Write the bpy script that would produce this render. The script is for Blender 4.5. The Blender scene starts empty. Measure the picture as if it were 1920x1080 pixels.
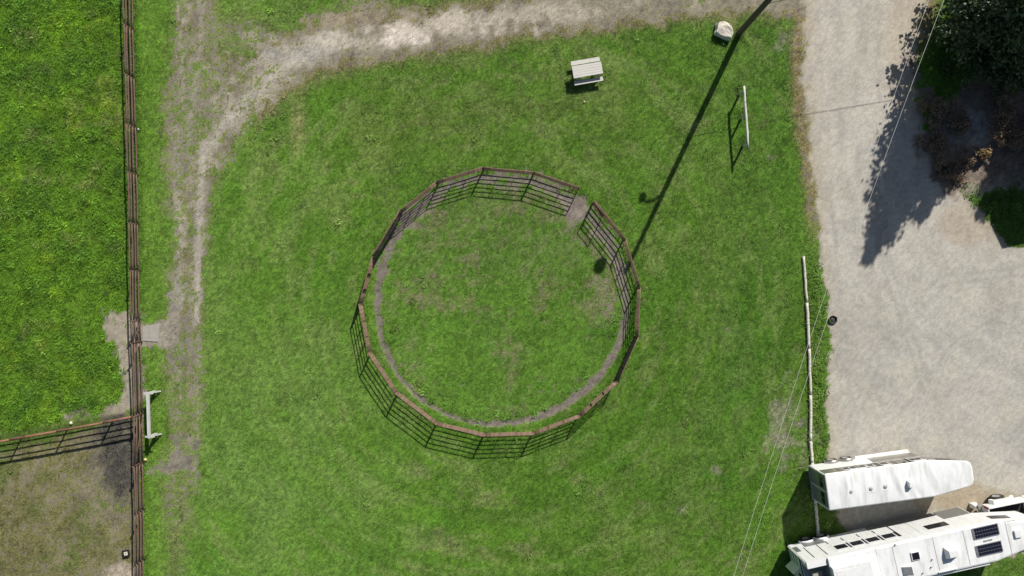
import bpy, math, random
import numpy as np
from mathutils import Vector, Matrix

R = math.radians
random.seed(7)
rng = np.random.default_rng(11)
S = bpy.context.scene
COL = S.collection

# ------------------------------------------------------------------ camera, sky, sun, exposure
H = 53.3                      # flying height of the drone, metres
FPX = 1600.0                  # focal length in pixels of a 1920 wide frame
cam_d = bpy.data.cameras.new('camera')
cam_d.sensor_width = 36.0
cam_d.lens = 36.0 * FPX / 1920.0
cam_d.clip_start = 0.5
cam_d.clip_end = 5000
cam = bpy.data.objects.new('camera', cam_d)
cam.location = (0, 0, H)
COL.objects.link(cam)
S.camera = cam

SUN_EL = R(38.0)
SH = Vector((-0.43, -0.903)).normalized()      # direction in which shadows fall
to_sun = Vector((-SH.x * math.cos(SUN_EL), -SH.y * math.cos(SUN_EL), math.sin(SUN_EL)))
world = bpy.data.worlds.new('World')
S.world = world
world.use_nodes = True
wn = world.node_tree
wn.nodes.clear()
sky = wn.nodes.new('ShaderNodeTexSky')
sky.sky_type = 'NISHITA'
sky.sun_disc = False
sky.sun_elevation = SUN_EL
sky.sun_rotation = math.atan2(to_sun.x, to_sun.y)
sky.air_density = 1.0
sky.dust_density = 1.2
bg = wn.nodes.new('ShaderNodeBackground')
bg.inputs['Strength'].default_value = 0.05
wo = wn.nodes.new('ShaderNodeOutputWorld')
wn.links.new(sky.outputs[0], bg.inputs['Color'])
wn.links.new(bg.outputs[0], wo.inputs['Surface'])
sun_d = bpy.data.lights.new('sun', 'SUN')
sun_d.energy = 4.6
sun_d.angle = R(0.53)
sun_d.color = (1.0, 0.955, 0.88)
sun = bpy.data.objects.new('sun', sun_d)
sun.rotation_euler = to_sun.to_track_quat('Z', 'Y').to_euler()
sun.location = (20, 40, 60)
COL.objects.link(sun)

S.view_settings.view_transform = 'Standard'
S.view_settings.look = 'None'
S.view_settings.exposure = 0.2
S.view_settings.gamma = 1.0
S.view_settings.use_curve_mapping = False


def P(u, v, z=0.0):
    """a point that stands at height z, given where it sits in the plan measured from the air"""
    f = (H - z) / FPX
    return Vector(((u - 960) * f, (540 - v) * f, z))


# ------------------------------------------------------------------ materials
MATS = {}


def new_mat(name):
    m = bpy.data.materials.new(name)
    m.use_nodes = True
    nt = m.node_tree
    b = nt.nodes['Principled BSDF']
    MATS[name] = m
    return m, nt, b


def mat(name, col, rough=0.6, metal=0.0, var=0.18, scale=6.0, bump=0.0, bscale=40.0, dirt=None, dscale=2.0,
        damt=0.35, stretch=(1, 1, 1)):
    """a plain surface with mottled colour, optional stains of another colour and fine relief"""
    m, nt, b = new_mat(name)
    N, L = nt.nodes, nt.links
    tc = N.new('ShaderNodeTexCoord')
    mp = N.new('ShaderNodeMapping')
    mp.inputs['Scale'].default_value = stretch
    L.new(tc.outputs['Object'], mp.inputs['Vector'])
    n = N.new('ShaderNodeTexNoise')
    n.inputs['Scale'].default_value = scale
    n.inputs['Detail'].default_value = 5
    L.new(mp.outputs[0], n.inputs['Vector'])
    r = N.new('ShaderNodeValToRGB')
    r.color_ramp.elements[0].position = 0.3
    r.color_ramp.elements[1].position = 0.7
    r.color_ramp.elements[0].color = [c * (1 - var) for c in col] + [1]
    r.color_ramp.elements[1].color = [min(1, c * (1 + var)) for c in col] + [1]
    L.new(n.outputs['Fac'], r.inputs['Fac'])
    out = r.outputs['Color']
    if dirt:
        n2 = N.new('ShaderNodeTexNoise')
        n2.inputs['Scale'].default_value = dscale
        n2.inputs['Detail'].default_value = 6
        n2.inputs['Roughness'].default_value = 0.7
        L.new(mp.outputs[0], n2.inputs['Vector'])
        r2 = N.new('ShaderNodeValToRGB')
        r2.color_ramp.elements[0].position = 0.48
        r2.color_ramp.elements[1].position = 0.68
        r2.color_ramp.elements[0].color = (0, 0, 0, 1)
        r2.color_ramp.elements[1].color = (damt, damt, damt, 1)
        L.new(n2.outputs['Fac'], r2.inputs['Fac'])
        mx = N.new('ShaderNodeMix')
        mx.data_type = 'RGBA'
        L.new(r2.outputs['Color'], mx.inputs[0])
        L.new(out, mx.inputs[6])
        mx.inputs[7].default_value = list(dirt) + [1]
        out = mx.outputs[2]
    L.new(out, b.inputs['Base Color'])
    b.inputs['Roughness'].default_value = rough
    b.inputs['Metallic'].default_value = metal
    if bump:
        n3 = N.new('ShaderNodeTexNoise')
        n3.inputs['Scale'].default_value = bscale
        n3.inputs['Detail'].default_value = 4
        L.new(mp.outputs[0], n3.inputs['Vector'])
        bp = N.new('ShaderNodeBump')
        bp.inputs['Strength'].default_value = bump
        bp.inputs['Distance'].default_value = 0.02
        L.new(n3.outputs['Fac'], bp.inputs['Height'])
        L.new(bp.outputs[0], b.inputs['Normal'])
    return m


mat('pen_steel', (0.205, 0.135, 0.092), 0.7, 0.0, 0.22, 9, dirt=(0.12, 0.055, 0.03), dscale=4, damt=0.6)
mat('fence_rust', (0.128, 0.088, 0.064), 0.8, 0.0, 0.25, 7, dirt=(0.19, 0.075, 0.035), dscale=3, damt=0.6)
mat('pipe_orange', (0.27, 0.125, 0.07), 0.75, 0.0, 0.25, 7, dirt=(0.14, 0.08, 0.055), dscale=2.4, damt=0.7)
mat('grey_timber', (0.54, 0.54, 0.52), 0.85, 0, 0.2, 5, 0.4, 60, dirt=(0.22, 0.21, 0.19), dscale=3, damt=0.5, stretch=(0.3, 3, 3))
mat('table_timber', (0.63, 0.61, 0.56), 0.85, 0, 0.16, 6, 0.4, 50, dirt=(0.30, 0.28, 0.24), dscale=3, damt=0.5, stretch=(0.25, 4, 4))
mat('white_timber', (0.62, 0.61, 0.56), 0.8, 0, 0.15, 5, 0.3, 50, dirt=(0.30, 0.30, 0.26), dscale=4, damt=0.6, stretch=(0.3, 2, 2))
mat('log_timber', (0.64, 0.60, 0.51), 0.9, 0, 0.2, 3, 0.5, 40, dirt=(0.36, 0.33, 0.26), dscale=1.6, damt=0.7, stretch=(0.3, 3, 3))
mat('pole_timber', (0.085, 0.075, 0.066), 0.9, 0, 0.25, 5, 0.4, 40, stretch=(4, 4, 0.3))
mat('rock', (0.72, 0.66, 0.55), 0.9, 0, 0.12, 3, 0.6, 14, dirt=(0.48, 0.42, 0.34), dscale=3.0, damt=0.5)
mat('concrete', (0.36, 0.34, 0.30), 0.9, 0, 0.12, 4, 0.3, 30, dirt=(0.26, 0.24, 0.20), dscale=2)
mat('rubber', (0.018, 0.018, 0.019), 0.65, 0, 0.3, 8)
mat('dark_rubber_inner', (0.05, 0.05, 0.05), 0.8, 0, 0.4, 9)
mat('white_paint', (0.80, 0.81, 0.81), 0.35, 0, 0.03, 1.2, dirt=(0.60, 0.58, 0.52), dscale=2.5, damt=0.5, stretch=(2, 2, .4))
mat('roof_white', (0.80, 0.81, 0.81), 0.5, 0, 0.04, 1.0, dirt=(0.58, 0.58, 0.54), dscale=2.4, damt=0.75, stretch=(1.4, 0.3, 1))
mat('bare_aluminium', (0.42, 0.40, 0.37), 0.36, 0.75, 0.1, 3)
mat('ribbed_aluminium', (0.24, 0.25, 0.25), 0.45, 0.4, 0.2, 12, stretch=(0.2, 1, 9))
mat('dark_trim', (0.03, 0.03, 0.032), 0.5, 0, 0.2, 5)
mat('grey_trim', (0.30, 0.31, 0.32), 0.5, 0, 0.1, 5)
mat('door_grey', (0.25, 0.27, 0.27), 0.45, 0.3, 0.1, 3)
mat('smoked_glass', (0.012, 0.012, 0.02), 0.12, 0, 0.1, 3)
mat('rim_steel', (0.50, 0.50, 0.49), 0.35, 0.6, 0.1, 6)
mat('red_lens', (0.30, 0.02, 0.05), 0.25, 0, 0.1, 5)
mat('cell_blue', (0.010, 0.012, 0.024), 0.18, 0, 0.3, 20)
mat('cable', (0.74, 0.75, 0.72), 0.5, 0.2, 0.1, 2)
mat('black_cable', (0.03, 0.03, 0.03), 0.6, 0, 0.1, 2)
mat('shed_cladding', (0.30, 0.31, 0.31), 0.6, 0.2, 0.08, 2)
mat('shed_roof', (0.16, 0.17, 0.17), 0.5, 0.3, 0.08, 2)
mat('yellow_plastic', (0.55, 0.50, 0.22), 0.6, 0, 0.1, 5)
mat('bark', (0.10, 0.075, 0.055), 0.95, 0, 0.3, 6, 0.6, 30, stretch=(3, 3, 0.5))
mat('bright_leaf_litter', (0.60, 0.62, 0.40), 0.8, 0, 0.1, 5)


def leaf_mat(name, a, b_, rough=0.55, trans=0.25, scale=1.2):
    m, nt, b = new_mat(name)
    N, L = nt.nodes, nt.links
    tc = N.new('ShaderNodeTexCoord')
    n = N.new('ShaderNodeTexNoise')
    n.inputs['Scale'].default_value = scale
    n.inputs['Detail'].default_value = 6
    n.inputs['Roughness'].default_value = 0.75
    L.new(tc.outputs['Object'], n.inputs['Vector'])
    r = N.new('ShaderNodeValToRGB')
    r.color_ramp.elements[0].position = 0.35
    r.color_ramp.elements[1].position = 0.68
    r.color_ramp.elements[0].color = list(a) + [1]
    r.color_ramp.elements[1].color = list(b_) + [1]
    L.new(n.outputs['Fac'], r.inputs['Fac'])
    L.new(r.outputs[0], b.inputs['Base Color'])
    b.inputs['Roughness'].default_value = rough
    tr = N.new('ShaderNodeBsdfTranslucent')
    L.new(r.outputs[0], tr.inputs['Color'])
    mx = N.new('ShaderNodeMixShader')
    mx.inputs[0].default_value = trans
    L.new(b.outputs[0], mx.inputs[1])
    L.new(tr.outputs[0], mx.inputs[2])
    L.new(mx.outputs[0], N['Material Output'].inputs['Surface'])
    return m


leaf_mat('needle', (0.034, 0.058, 0.028), (0.135, 0.195, 0.075), 0.55, 0.12, 2.2)
mat('purple_print', (0.16, 0.04, 0.15), 0.6, 0, 0.2, 6)
leaf_mat('dry_leaf', (0.19, 0.135, 0.095), (0.42, 0.32, 0.22), 0.8, 0.15, 2.5)
leaf_mat('tan_leaf', (0.32, 0.22, 0.11), (0.52, 0.38, 0.20), 0.8, 0.2, 2.5)
leaf_mat('shrub_leaf', (0.035, 0.08, 0.018), (0.10, 0.19, 0.04), 0.55, 0.25, 2.5)


def inst_leaf_mat(name, lo=0.7, hi=1.25):
    """grass whose colour comes from where it grows (attribute gcol on each tuft)"""
    m, nt, b = new_mat(name)
    N, L = nt.nodes, nt.links
    at = N.new('ShaderNodeAttribute')
    at.attribute_type = 'INSTANCER'
    at.attribute_name = 'gcol'
    oi = N.new('ShaderNodeObjectInfo')
    mr = N.new('ShaderNodeMapRange')
    mr.inputs['To Min'].default_value = lo
    mr.inputs['To Max'].default_value = hi
    L.new(oi.outputs['Random'], mr.inputs['Value'])
    mx = N.new('ShaderNodeVectorMath')
    mx.operation = 'SCALE'
    L.new(at.outputs['Color'], mx.inputs[0])
    L.new(mr.outputs[0], mx.inputs['Scale'])
    L.new(mx.outputs[0], b.inputs['Base Color'])
    b.inputs['Roughness'].default_value = 0.5
    b.inputs['Specular IOR Level'].default_value = 0.35
    tr = N.new('ShaderNodeBsdfTranslucent')
    L.new(mx.outputs[0], tr.inputs['Color'])
    ms = N.new('ShaderNodeMixShader')
    ms.inputs[0].default_value = 0.3
    L.new(b.outputs[0], ms.inputs[1])
    L.new(tr.outputs[0], ms.inputs[2])
    L.new(ms.outputs[0], N['Material Output'].inputs['Surface'])
    return m


inst_leaf_mat('grass_blade', 0.45, 1.6)
inst_leaf_mat('pebble_stone', 0.4, 1.5)
MATS['pebble_stone'].node_tree.nodes['Principled BSDF'].inputs['Roughness'].default_value = 0.9


def ground_material():
    m, nt, b = new_mat('ground_surface')
    N, L = nt.nodes, nt.links

    def attr(n):
        a = N.new('ShaderNodeAttribute')
        a.attribute_name = n
        return a

    def noise(sc, det=5, rough=0.65):
        n = N.new('ShaderNodeTexNoise')
        n.inputs['Scale'].default_value = sc
        n.inputs['Detail'].default_value = det
        n.inputs['Roughness'].default_value = rough
        L.new(tc.outputs['Object'], n.inputs['Vector'])
        return n

    def maprange(src, a, b2, c, d):
        r = N.new('ShaderNodeMapRange')
        r.inputs['From Min'].default_value = a
        r.inputs['From Max'].default_value = b2
        r.inputs['To Min'].default_value = c
        r.inputs['To Max'].default_value = d
        L.new(src, r.inputs['Value'])
        return r.outputs[0]

    def scale(col, fac):
        v = N.new('ShaderNodeVectorMath')
        v.operation = 'SCALE'
        L.new(col, v.inputs[0])
        L.new(fac, v.inputs['Scale'])
        return v.outputs[0]

    tc = N.new('ShaderNodeTexCoord')
    soil, gcol, gm = attr('scol'), attr('gcol'), attr('gm')
    rough = attr('grit')
    # soil: two scales of mottling, stronger where the soil is loose
    nb, nf = noise(3.0, 6), noise(16.0, 5, 0.7)
    sm_ = scale(soil.outputs['Color'], maprange(nb.outputs['Fac'], 0.3, 0.7, 0.9, 1.1))
    fine = N.new('ShaderNodeMapRange')
    L.new(nf.outputs['Fac'], fine.inputs['Value'])
    fine.inputs['From Min'].default_value = 0.35
    fine.inputs['From Max'].default_value = 0.65
    L.new(maprange(rough.outputs['Fac'], 0, 1, 0.93, 0.62), fine.inputs['To Min'])
    L.new(maprange(rough.outputs['Fac'], 0, 1, 1.06, 1.28), fine.inputs['To Max'])
    sm_ = scale(sm_, fine.outputs[0])
    # thatch between the blades
    ng = noise(11.0, 5, 0.7)
    gr = scale(gcol.outputs['Color'], maprange(ng.outputs['Fac'], 0.34, 0.66, 0.42, 1.1))
    mx = N.new('ShaderNodeMix')
    mx.data_type = 'RGBA'
    ne = noise(9.0, 6, 0.75)
    add = N.new('ShaderNodeMath')
    add.operation = 'ADD'
    L.new(gm.outputs['Fac'], add.inputs[0])
    L.new(maprange(ne.outputs['Fac'], 0.25, 0.75, -0.62, 0.62), add.inputs[1])
    L.new(maprange(add.outputs[0], 0.38, 0.62, 0, 1), mx.inputs[0])
    L.new(sm_, mx.inputs[6])
    L.new(gr, mx.inputs[7])
    L.new(mx.outputs[2], b.inputs['Base Color'])
    b.inputs['Roughness'].default_value = 0.95
    b.inputs['Specular IOR Level'].default_value = 0.15
    bp = N.new('ShaderNodeBump')
    bp.inputs['Distance'].default_value = 0.05
    L.new(maprange(rough.outputs['Fac'], 0, 1, 0.18, 0.8), bp.inputs['Strength'])
    nbm = noise(14.0, 6, 0.7)
    L.new(nbm.outputs['Fac'], bp.inputs['Height'])
    L.new(bp.outputs[0], b.inputs['Normal'])
    return m


ground_material()


# ------------------------------------------------------------------ helpers for objects
def tag(o, label=None, cat=None, group=None, kind=None):
    if label:
        o['label'] = label
    if cat:
        o['category'] = cat
    if group:
        o['group'] = group
    if kind:
        o['kind'] = kind
    return o


def empty(name, loc=(0, 0, 0), rz=0.0, label=None, cat=None, group=None):
    o = bpy.data.objects.new(name, None)
    o.location = loc
    o.rotation_euler = (0, 0, rz)
    o.empty_display_size = 0.2
    COL.objects.link(o)
    return tag(o, label, cat, group)


def put(name, mesh, parent=None, loc=None, rot=None):
    o = bpy.data.objects.new(name, mesh)
    COL.objects.link(o)
    o.parent = parent
    if loc is not None:
        o.location = loc
    if rot is not None:
        o.rotation_euler = rot
    return o


class MB:
    def __init__(s):
        s.v, s.f = [], []

    def poly(s, pts, faces):
        k = len(s.v)
        s.v += [tuple(p) for p in pts]
        s.f += [tuple(i + k for i in f) for f in faces]
        return s

    def box(s, x0, x1, y0, y1, z0, z1):
        return s.poly([(x0, y0, z0), (x1, y0, z0), (x1, y1, z0), (x0, y1, z0),
                       (x0, y0, z1), (x1, y0, z1), (x1, y1, z1), (x0, y1, z1)],
                      [(3, 2, 1, 0), (4, 5, 6, 7), (0, 1, 5, 4), (1, 2, 6, 5), (2, 3, 7, 6), (3, 0, 4, 7)])

    def bar(s, p, q, w, h, up=(0, 0, 1)):
        """rectangular bar from p to q, w across and h along up"""
        p, q, up = Vector(p), Vector(q), Vector(up)
        d = (q - p).normalized()
        sd = d.cross(up).normalized() * w / 2
        u = sd.cross(d).normalized() * h / 2
        pts = []
        for c in (p, q):
            pts += [c - sd - u, c + sd - u, c + sd + u, c - sd + u]
        return s.poly(pts, [(0, 1, 2, 3), (7, 6, 5, 4), (0, 4, 5, 1), (1, 5, 6, 2), (2, 6, 7, 3), (3, 7, 4, 0)])

    def rod(s, p, q, r0, r1=None, n=8):
        r1 = r0 if r1 is None else r1
        p, q = Vector(p), Vector(q)
        d = (q - p).normalized()
        a = d.orthogonal().normalized()
        b = d.cross(a)
        pts = []
        for c, r in ((p, r0), (q, r1)):
            for i in range(n):
                t = 2 * math.pi * i / n
                pts.append(c + (a * math.cos(t) + b * math.sin(t)) * r)
        fs = [(i, (i + 1) % n, n + (i + 1) % n, n + i) for i in range(n)]
        fs += [tuple(range(n - 1, -1, -1)), tuple(range(n, 2 * n))]
        return s.poly(pts, fs)

    def tube(s, pts, radii, n=8):
        """one continuous tube through pts"""
        pts = [Vector(p) for p in pts]
        k = len(s.v)
        a = None
        for i, p in enumerate(pts):
            d = (pts[min(i + 1, len(pts) - 1)] - pts[max(i - 1, 0)]).normalized()
            if a is None:
                a = d.orthogonal().normalized()
            a = (a - d * a.dot(d)).normalized()
            b = d.cross(a)
            r = radii[i] if hasattr(radii, '__len__') else radii
            for j in range(n):
                t = 2 * math.pi * j / n
                s.v.append(tuple(p + (a * math.cos(t) + b * math.sin(t)) * r))
        for i in range(len(pts) - 1):
            for j in range(n):
                s.f.append((k + i * n + j, k + i * n + (j + 1) % n, k + (i + 1) * n + (j + 1) % n, k + (i + 1) * n + j))
        s.f.append(tuple(k + j for j in range(n - 1, -1, -1)))
        e = k + (len(pts) - 1) * n
        s.f.append(tuple(e + j for j in range(n)))
        return s

    def prism(s, poly, z0, z1, top=None):
        """plan polygon (counter-clockwise) raised from z0 to z1; top may be another polygon with as many corners"""
        n = len(poly)
        top = top or poly
        pts = [(x, y, z0) for x, y in poly] + [(x, y, z1) for x, y in top]
        fs = [tuple(range(n - 1, -1, -1)), tuple(range(n, 2 * n))]
        fs += [(i, (i + 1) % n, n + (i + 1) % n, n + i) for i in range(n)]
        return s.poly(pts, fs)

    def lathe(s, prof, n=20, axis='z', c=(0, 0, 0)):
        k = len(s.v)
        for r, h in prof:
            for i in range(n):
                t = 2 * math.pi * i / n
                x, y = r * math.cos(t), r * math.sin(t)
                p = (x, y, h) if axis == 'z' else (x, h, y)
                s.v.append((p[0] + c[0], p[1] + c[1], p[2] + c[2]))
        for j in range(len(prof) - 1):
            for i in range(n):
                q = (k + j * n + i, k + j * n + (i + 1) % n, k + (j + 1) * n + (i + 1) % n, k + (j + 1) * n + i)
                s.f.append(q if axis == 'z' else q[::-1])
        return s

    def mesh(s, name, m, smooth=False, bevel=0.0):
        me = bpy.data.meshes.new(name)
        me.from_pydata(s.v, [], s.f)
        me.validate()
        me.materials.append(MATS[m])
        if bevel:
            import bmesh
            bm = bmesh.new()
            bm.from_mesh(me)
            bmesh.ops.bevel(bm, geom=bm.edges[:], offset=bevel, segments=2, affect='EDGES', profile=0.6)
            bm.to_mesh(me)
            bm.free()
        if smooth:
            me.polygons.foreach_set('use_smooth', [True] * len(me.polygons))
        me.update()
        return me

    def build(s, name, m, parent=None, smooth=False, bevel=0.0, loc=None):
        return put(name, s.mesh(name, m, smooth, bevel), parent, loc)


# ------------------------------------------------------------------ noise in plan
def vnoise(x, y, scale, seed):
    g = np.random.default_rng(seed).random((256, 256))
    x, y = x / scale + 1000.37, y / scale + 1000.71
    xi, yi = np.floor(x).astype(int), np.floor(y).astype(int)
    fx, fy = x - xi, y - yi
    fx, fy = fx * fx * (3 - 2 * fx), fy * fy * (3 - 2 * fy)
    a, b = g[xi % 256, yi % 256], g[(xi + 1) % 256, yi % 256]
    c, d = g[xi % 256, (yi + 1) % 256], g[(xi + 1) % 256, (yi + 1) % 256]
    return (a * (1 - fx) + b * fx) * (1 - fy) + (c * (1 - fx) + d * fx) * fy


def fbm(x, y, scale, seed, octv=4, gain=0.55):
    o, amp, tot = 0, 1.0, 0
    for i in range(octv):
        o = o + amp * vnoise(x * math.cos(i) + y * math.sin(i), y * math.cos(i) - x * math.sin(i), scale / 2 ** i, seed + i)
        tot += amp
        amp *= gain
    return o / tot - 0.5            # about -0.35 .. 0.35


def ss(a, b, x):
    t = np.clip((x - a) / (b - a), 0, 1)
    return t * t * (3 - 2 * t)


def pline(u, v, pts):
    """distance to a polyline and position along it (in vertices)"""
    best = np.full(u.shape, 1e9)
    par = np.zeros(u.shape)
    for i in range(len(pts) - 1):
        (ax, ay), (bx, by) = pts[i], pts[i + 1]
        dx, dy = bx - ax, by - ay
        t = np.clip(((u - ax) * dx + (v - ay) * dy) / (dx * dx + dy * dy), 0, 1)
        d = np.hypot(u - ax - t * dx, v - ay - t * dy)
        k = d < best
        best = np.where(k, d, best)
        par = np.where(k, i + t, par)
    return best, par


def inpoly(u, v, poly):
    ins = np.zeros(u.shape, bool)
    n = len(poly)
    for i in range(n):
        (ax, ay), (bx, by) = poly[i], poly[(i + 1) % n]
        if ay == by:
            continue
        c = ((ay > v) != (by > v)) & (u < (bx - ax) * (v - ay) / (by - ay) + ax)
        ins ^= c
    return ins


def spoly(u, v, poly):
    """signed distance, positive inside"""
    d, _ = pline(u, v, list(poly) + [poly[0]])
    return np.where(inpoly(u, v, poly), d, -d)


# ------------------------------------------------------------------ the ground, one sheet cut along its kinds
STEP = 0.135
def axis(lim):
    core = np.arange(-lim, lim + 1e-6, STEP)
    far = lim + np.array([0.5, 1.5, 3, 6, 12, 25, 50, 100, 200, 400, 900])
    return np.concatenate([-far[::-1], core, far])
ax_, ay_ = axis(38.0), axis(24.0)
NX, NY = len(ax_), len(ay_)
X, Y = np.meshgrid(ax_, ay_)
U, V = 960 + X * 30.02, 540 - Y * 30.02

n_big = fbm(U, V, 260, 1)
n_mid = fbm(U, V, 90, 20)
n_sml = fbm(U, V, 32, 40)
n_fin = fbm(U, V, 12, 60, 3)
n_pix = rng.random(U.shape) - 0.5

def C(*c):
    return np.array(c)[None, None, :]

def lerp(a, b, t):
    return a + (b - a) * t[..., None]

# --- grass colours: mown lawn in the middle, rough pasture on the left
LAWN, LAWN_Y, LAWN_D = C(0.122, 0.222, 0.034), C(0.205, 0.262, 0.085), C(0.092, 0.194, 0.026)
n_clump = fbm(U, V, 9, 160, 2)
gcol = np.broadcast_to(LAWN, U.shape + (3,)).copy()
gcol = lerp(gcol, LAWN_Y, ss(0.0, 0.26, n_mid + 0.6 * n_sml + .4 * n_fin) * 0.75)
gcol = lerp(gcol, LAWN_D, ss(0.0, 0.26, n_big + 0.6 * n_sml + .4 * n_fin) * 0.7)
# mowing passes, faint, curving round the pen
pr = np.hypot(U - 938, V - 566)
stripe = np.sin((U * 0.93 + V * 0.36) / 19.0)
gcol *= (1 + 0.03 * stripe)[..., None]
rings = np.sin(pr / 11.0 + 2.2 * fbm(U, V, 300, 201)) * ss(0.0, 0.2, fbm(U, V, 240, 211) + .06)
gcol *= (1 + 0.085 * rings * (pr > 270))[..., None]
arcs = fbm(pr * 1.0, np.arctan2(V - 566, U - 938) * 120, 16, 221, 3) * (pr > 270)
gcol = lerp(gcol, C(0.20, 0.26, 0.09), ss(0.0, 0.22, arcs) * 0.75)
gcol = lerp(gcol, C(0.085, 0.185, 0.024), ss(0.05, 0.28, -arcs) * 0.4)
dry = fbm(U, V, 54, 231) + 0.5 * fbm(U, V, 14, 241)
gcol = lerp(gcol, C(0.24, 0.225, 0.13), ss(0.2, 0.36, dry) * 0.45)
gcol = lerp(gcol, C(0.125, 0.225, 0.040), ss(0.05, 0.25, fbm(U, V * 0.4, 120, 81)) * 0.5)
PAST = C(0.142, 0.258, 0.030)
past = ss(262, 240, U) * ss(790, 780, V + (U - 130) * 0.2)
pc = lerp(np.broadcast_to(PAST, U.shape + (3,)), C(0.092, 0.190, 0.026), ss(-0.02, 0.26, .7 * n_sml + 0.7 * n_fin + .4 * n_mid))
pc = lerp(pc, C(0.185, 0.315, 0.026), ss(0.06, 0.25, fbm(U, V, 46, 91) + 0.3 * n_mid) * 0.75)
pc = lerp(pc, C(0.23, 0.23, 0.10), ss(0.14, 0.34, fbm(U * .7, V * 1.3, 70, 251) + .6 * n_fin) * .6)
pc = lerp(pc, C(0.25, 0.33, 0.03), ss(0.16, 0.34, fbm(U, V, 30, 271) + .35 * n_fin) * .55)
pc = lerp(pc, C(0.060, 0.115, 0.030), ss(0.22, 0.36, fbm(U, V, 26, 281) + .4 * n_fin) * .8)
gcol = lerp(gcol, pc * C(1.10, 1.06, 1.15), past)
# lush strip between the fence and the track
lush = ss(0, 1, (U > 258) * 1.0) * ss(330, 300, U) * ss(850, 1000, V)
gcol = lerp(gcol, C(0.140, 0.232, 0.040), np.clip(ss(258, 266, U) * ss(330, 300, U), 0, 1) * 0.8)
for (uu, vv, ru, rv, c_, k_) in [
        (500, 690, 150, 100, (0.18, 0.225, 0.075), 0.6), (560, 240, 14, 60, (0.30, 0.28, 0.15), 0.9),
        (520, 880, 120, 160, (0.15, 0.235, 0.055), 0.55), (1350, 480, 40, 110, (0.17, 0.205, 0.07), 0.55),
        (1290, 940, 30, 60, (0.17, 0.20, 0.08), 0.45), (1000, 200, 200, 60, (0.15, 0.19, 0.06), 0.4),
        (1400, 100, 60, 60, (0.16, 0.20, 0.07), 0.4), (760, 240, 120, 60, (0.145, 0.185, 0.05), 0.45),
        (440, 240, 60, 30, (0.13, 0.23, 0.03), 0.5), (1160, 250, 70, 60, (0.13, 0.21, 0.035), 0.4),
        (1370, 700, 60, 240, (0.072, 0.185, 0.022), 0.5), (1250, 860, 200, 120, (0.080, 0.19, 0.024), 0.4)]:
    d = ((U - uu) / ru) ** 2 + ((V - vv) / rv) ** 2
    gcol = lerp(gcol, C(*c_), np.exp(-d) * k_ * (0.65 + 1.6 * np.clip(n_sml + n_fin * 0.6 + 0.1, -0.3, 0.4)))

west = ss(1000, 420, U + 0.25 * (540 - V)) * (1 - past)
gcol = gcol * (1.02 + 0.20 * west)[..., None] * C(1.03, 1.03, 1.0)
gcol = lerp(gcol, C(0.20, 0.31, 0.085), np.exp(-((U - 540) / 190) ** 2 - ((V - 860) / 240) ** 2) * np.clip(.55 + 1.5 * n_mid + n_sml, 0, .9))
gm = np.ones(U.shape)                 # how much of the ground is grown over
gsize = 0.75 + 0.8 * past             # tuft size
SOIL = C(0.282, 0.256, 0.190)
scol = np.broadcast_to(SOIL, U.shape + (3,)).copy()
scol = lerp(scol, C(0.23, 0.20, 0.155), ss(0.0, 0.25, n_sml))
scol = lerp(scol, C(0.40, 0.355, 0.285), ss(0.05, 0.3, n_mid + 0.4 * n_fin))
grit = np.full(U.shape, 0.75)

# --- dirt track along the top and down the left
TR = [(1640, -70), (1500, -12), (1350, -8), (1200, 6), (1000, 27), (850, 53), (720, 68), (600, 95), (520, 130), (450, 195),
      (405, 265), (372, 330), (356, 450), (350, 560), (345, 650), (347, 760), (342, 860), (330, 1000), (325, 1200)]
TW = [30, 30, 30, 32, 34, 36, 40, 36, 40, 46, 40, 36, 35, 35, 36, 33, 30, 26, 20]
TG = [.95, .95, .8, .85, .92, .9, .92, .82, .74, .72, .70, .70, .68, .68, .60, .52, .52, .40, .30]
d, t = pline(U, V, TR)
wd = np.interp(t, range(len(TW)), TW)
st = np.interp(t, range(len(TG)), TG)
jag = n_sml * 46 + n_fin * 30 + n_mid * 26
track = ss(1.5, 0.45, (d + jag) / wd) * st
# branch coming straight down from the top left
d2, t2 = pline(U, V, [(372, -120), (372, 20), (352, 150), (345, 260), (346, 380)])
br = ss(1.3, 0.5, (d2 + jag) / 46) * 0.56
d3, _ = pline(U, V, [(430, 60), (540, 92), (620, 60), (700, 20)])
br2 = ss(1.3, 0.3, (d3 + jag * 1.4) / 46) * 0.5
tri = ss(-10, 30, spoly(U, V, [(380, -40), (430, 90), (520, 130), (470, 170), (340, 260), (325, -40)]) + jag) * 0.55
track = np.maximum.reduce([track, br, br2, tri])
track_core = track.copy()
# worn grit in the wheel lines
for pts, w_, k_ in (([(384, 270), (376, 340), (372, 470), (368, 600)], 9, .9), ([(330, 240), (336, 420), (340, 560)], 7, .5),
                    ([(590, 100), (520, 128), (440, 210), (396, 270)], 12, .85), ([(332, -60), (338, 60), (342, 200)], 5, .6), ([(382, -60), (376, 60), (366, 160), (350, 260)], 6, .55),
                    ([(374, 600), (372, 760), (368, 900)], 6, .45), ([(335, 640), (336, 760), (334, 900), (330, 1080)], 6, .4),
                    ([(700, 52), (560, 78), (470, 120), (410, 180)], 7, .55)):
    dd, _ = pline(U, V, pts)
    k = ss(w_ * 1.6, w_ * 0.3, dd + n_fin * 14) * k_
    track = np.maximum(track, k * 0.98)
    scol = lerp(scol, C(0.46, 0.425, 0.365), k * 0.75)
ol = np.clip(track * 1.5, 0, 1)
gcol = lerp(gcol, C(0.225, 0.185, 0.120), ol * np.clip(0.72 + 1.2 * n_sml, 0, .95))
gsize = gsize * (1 - 0.35 * ol)
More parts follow.
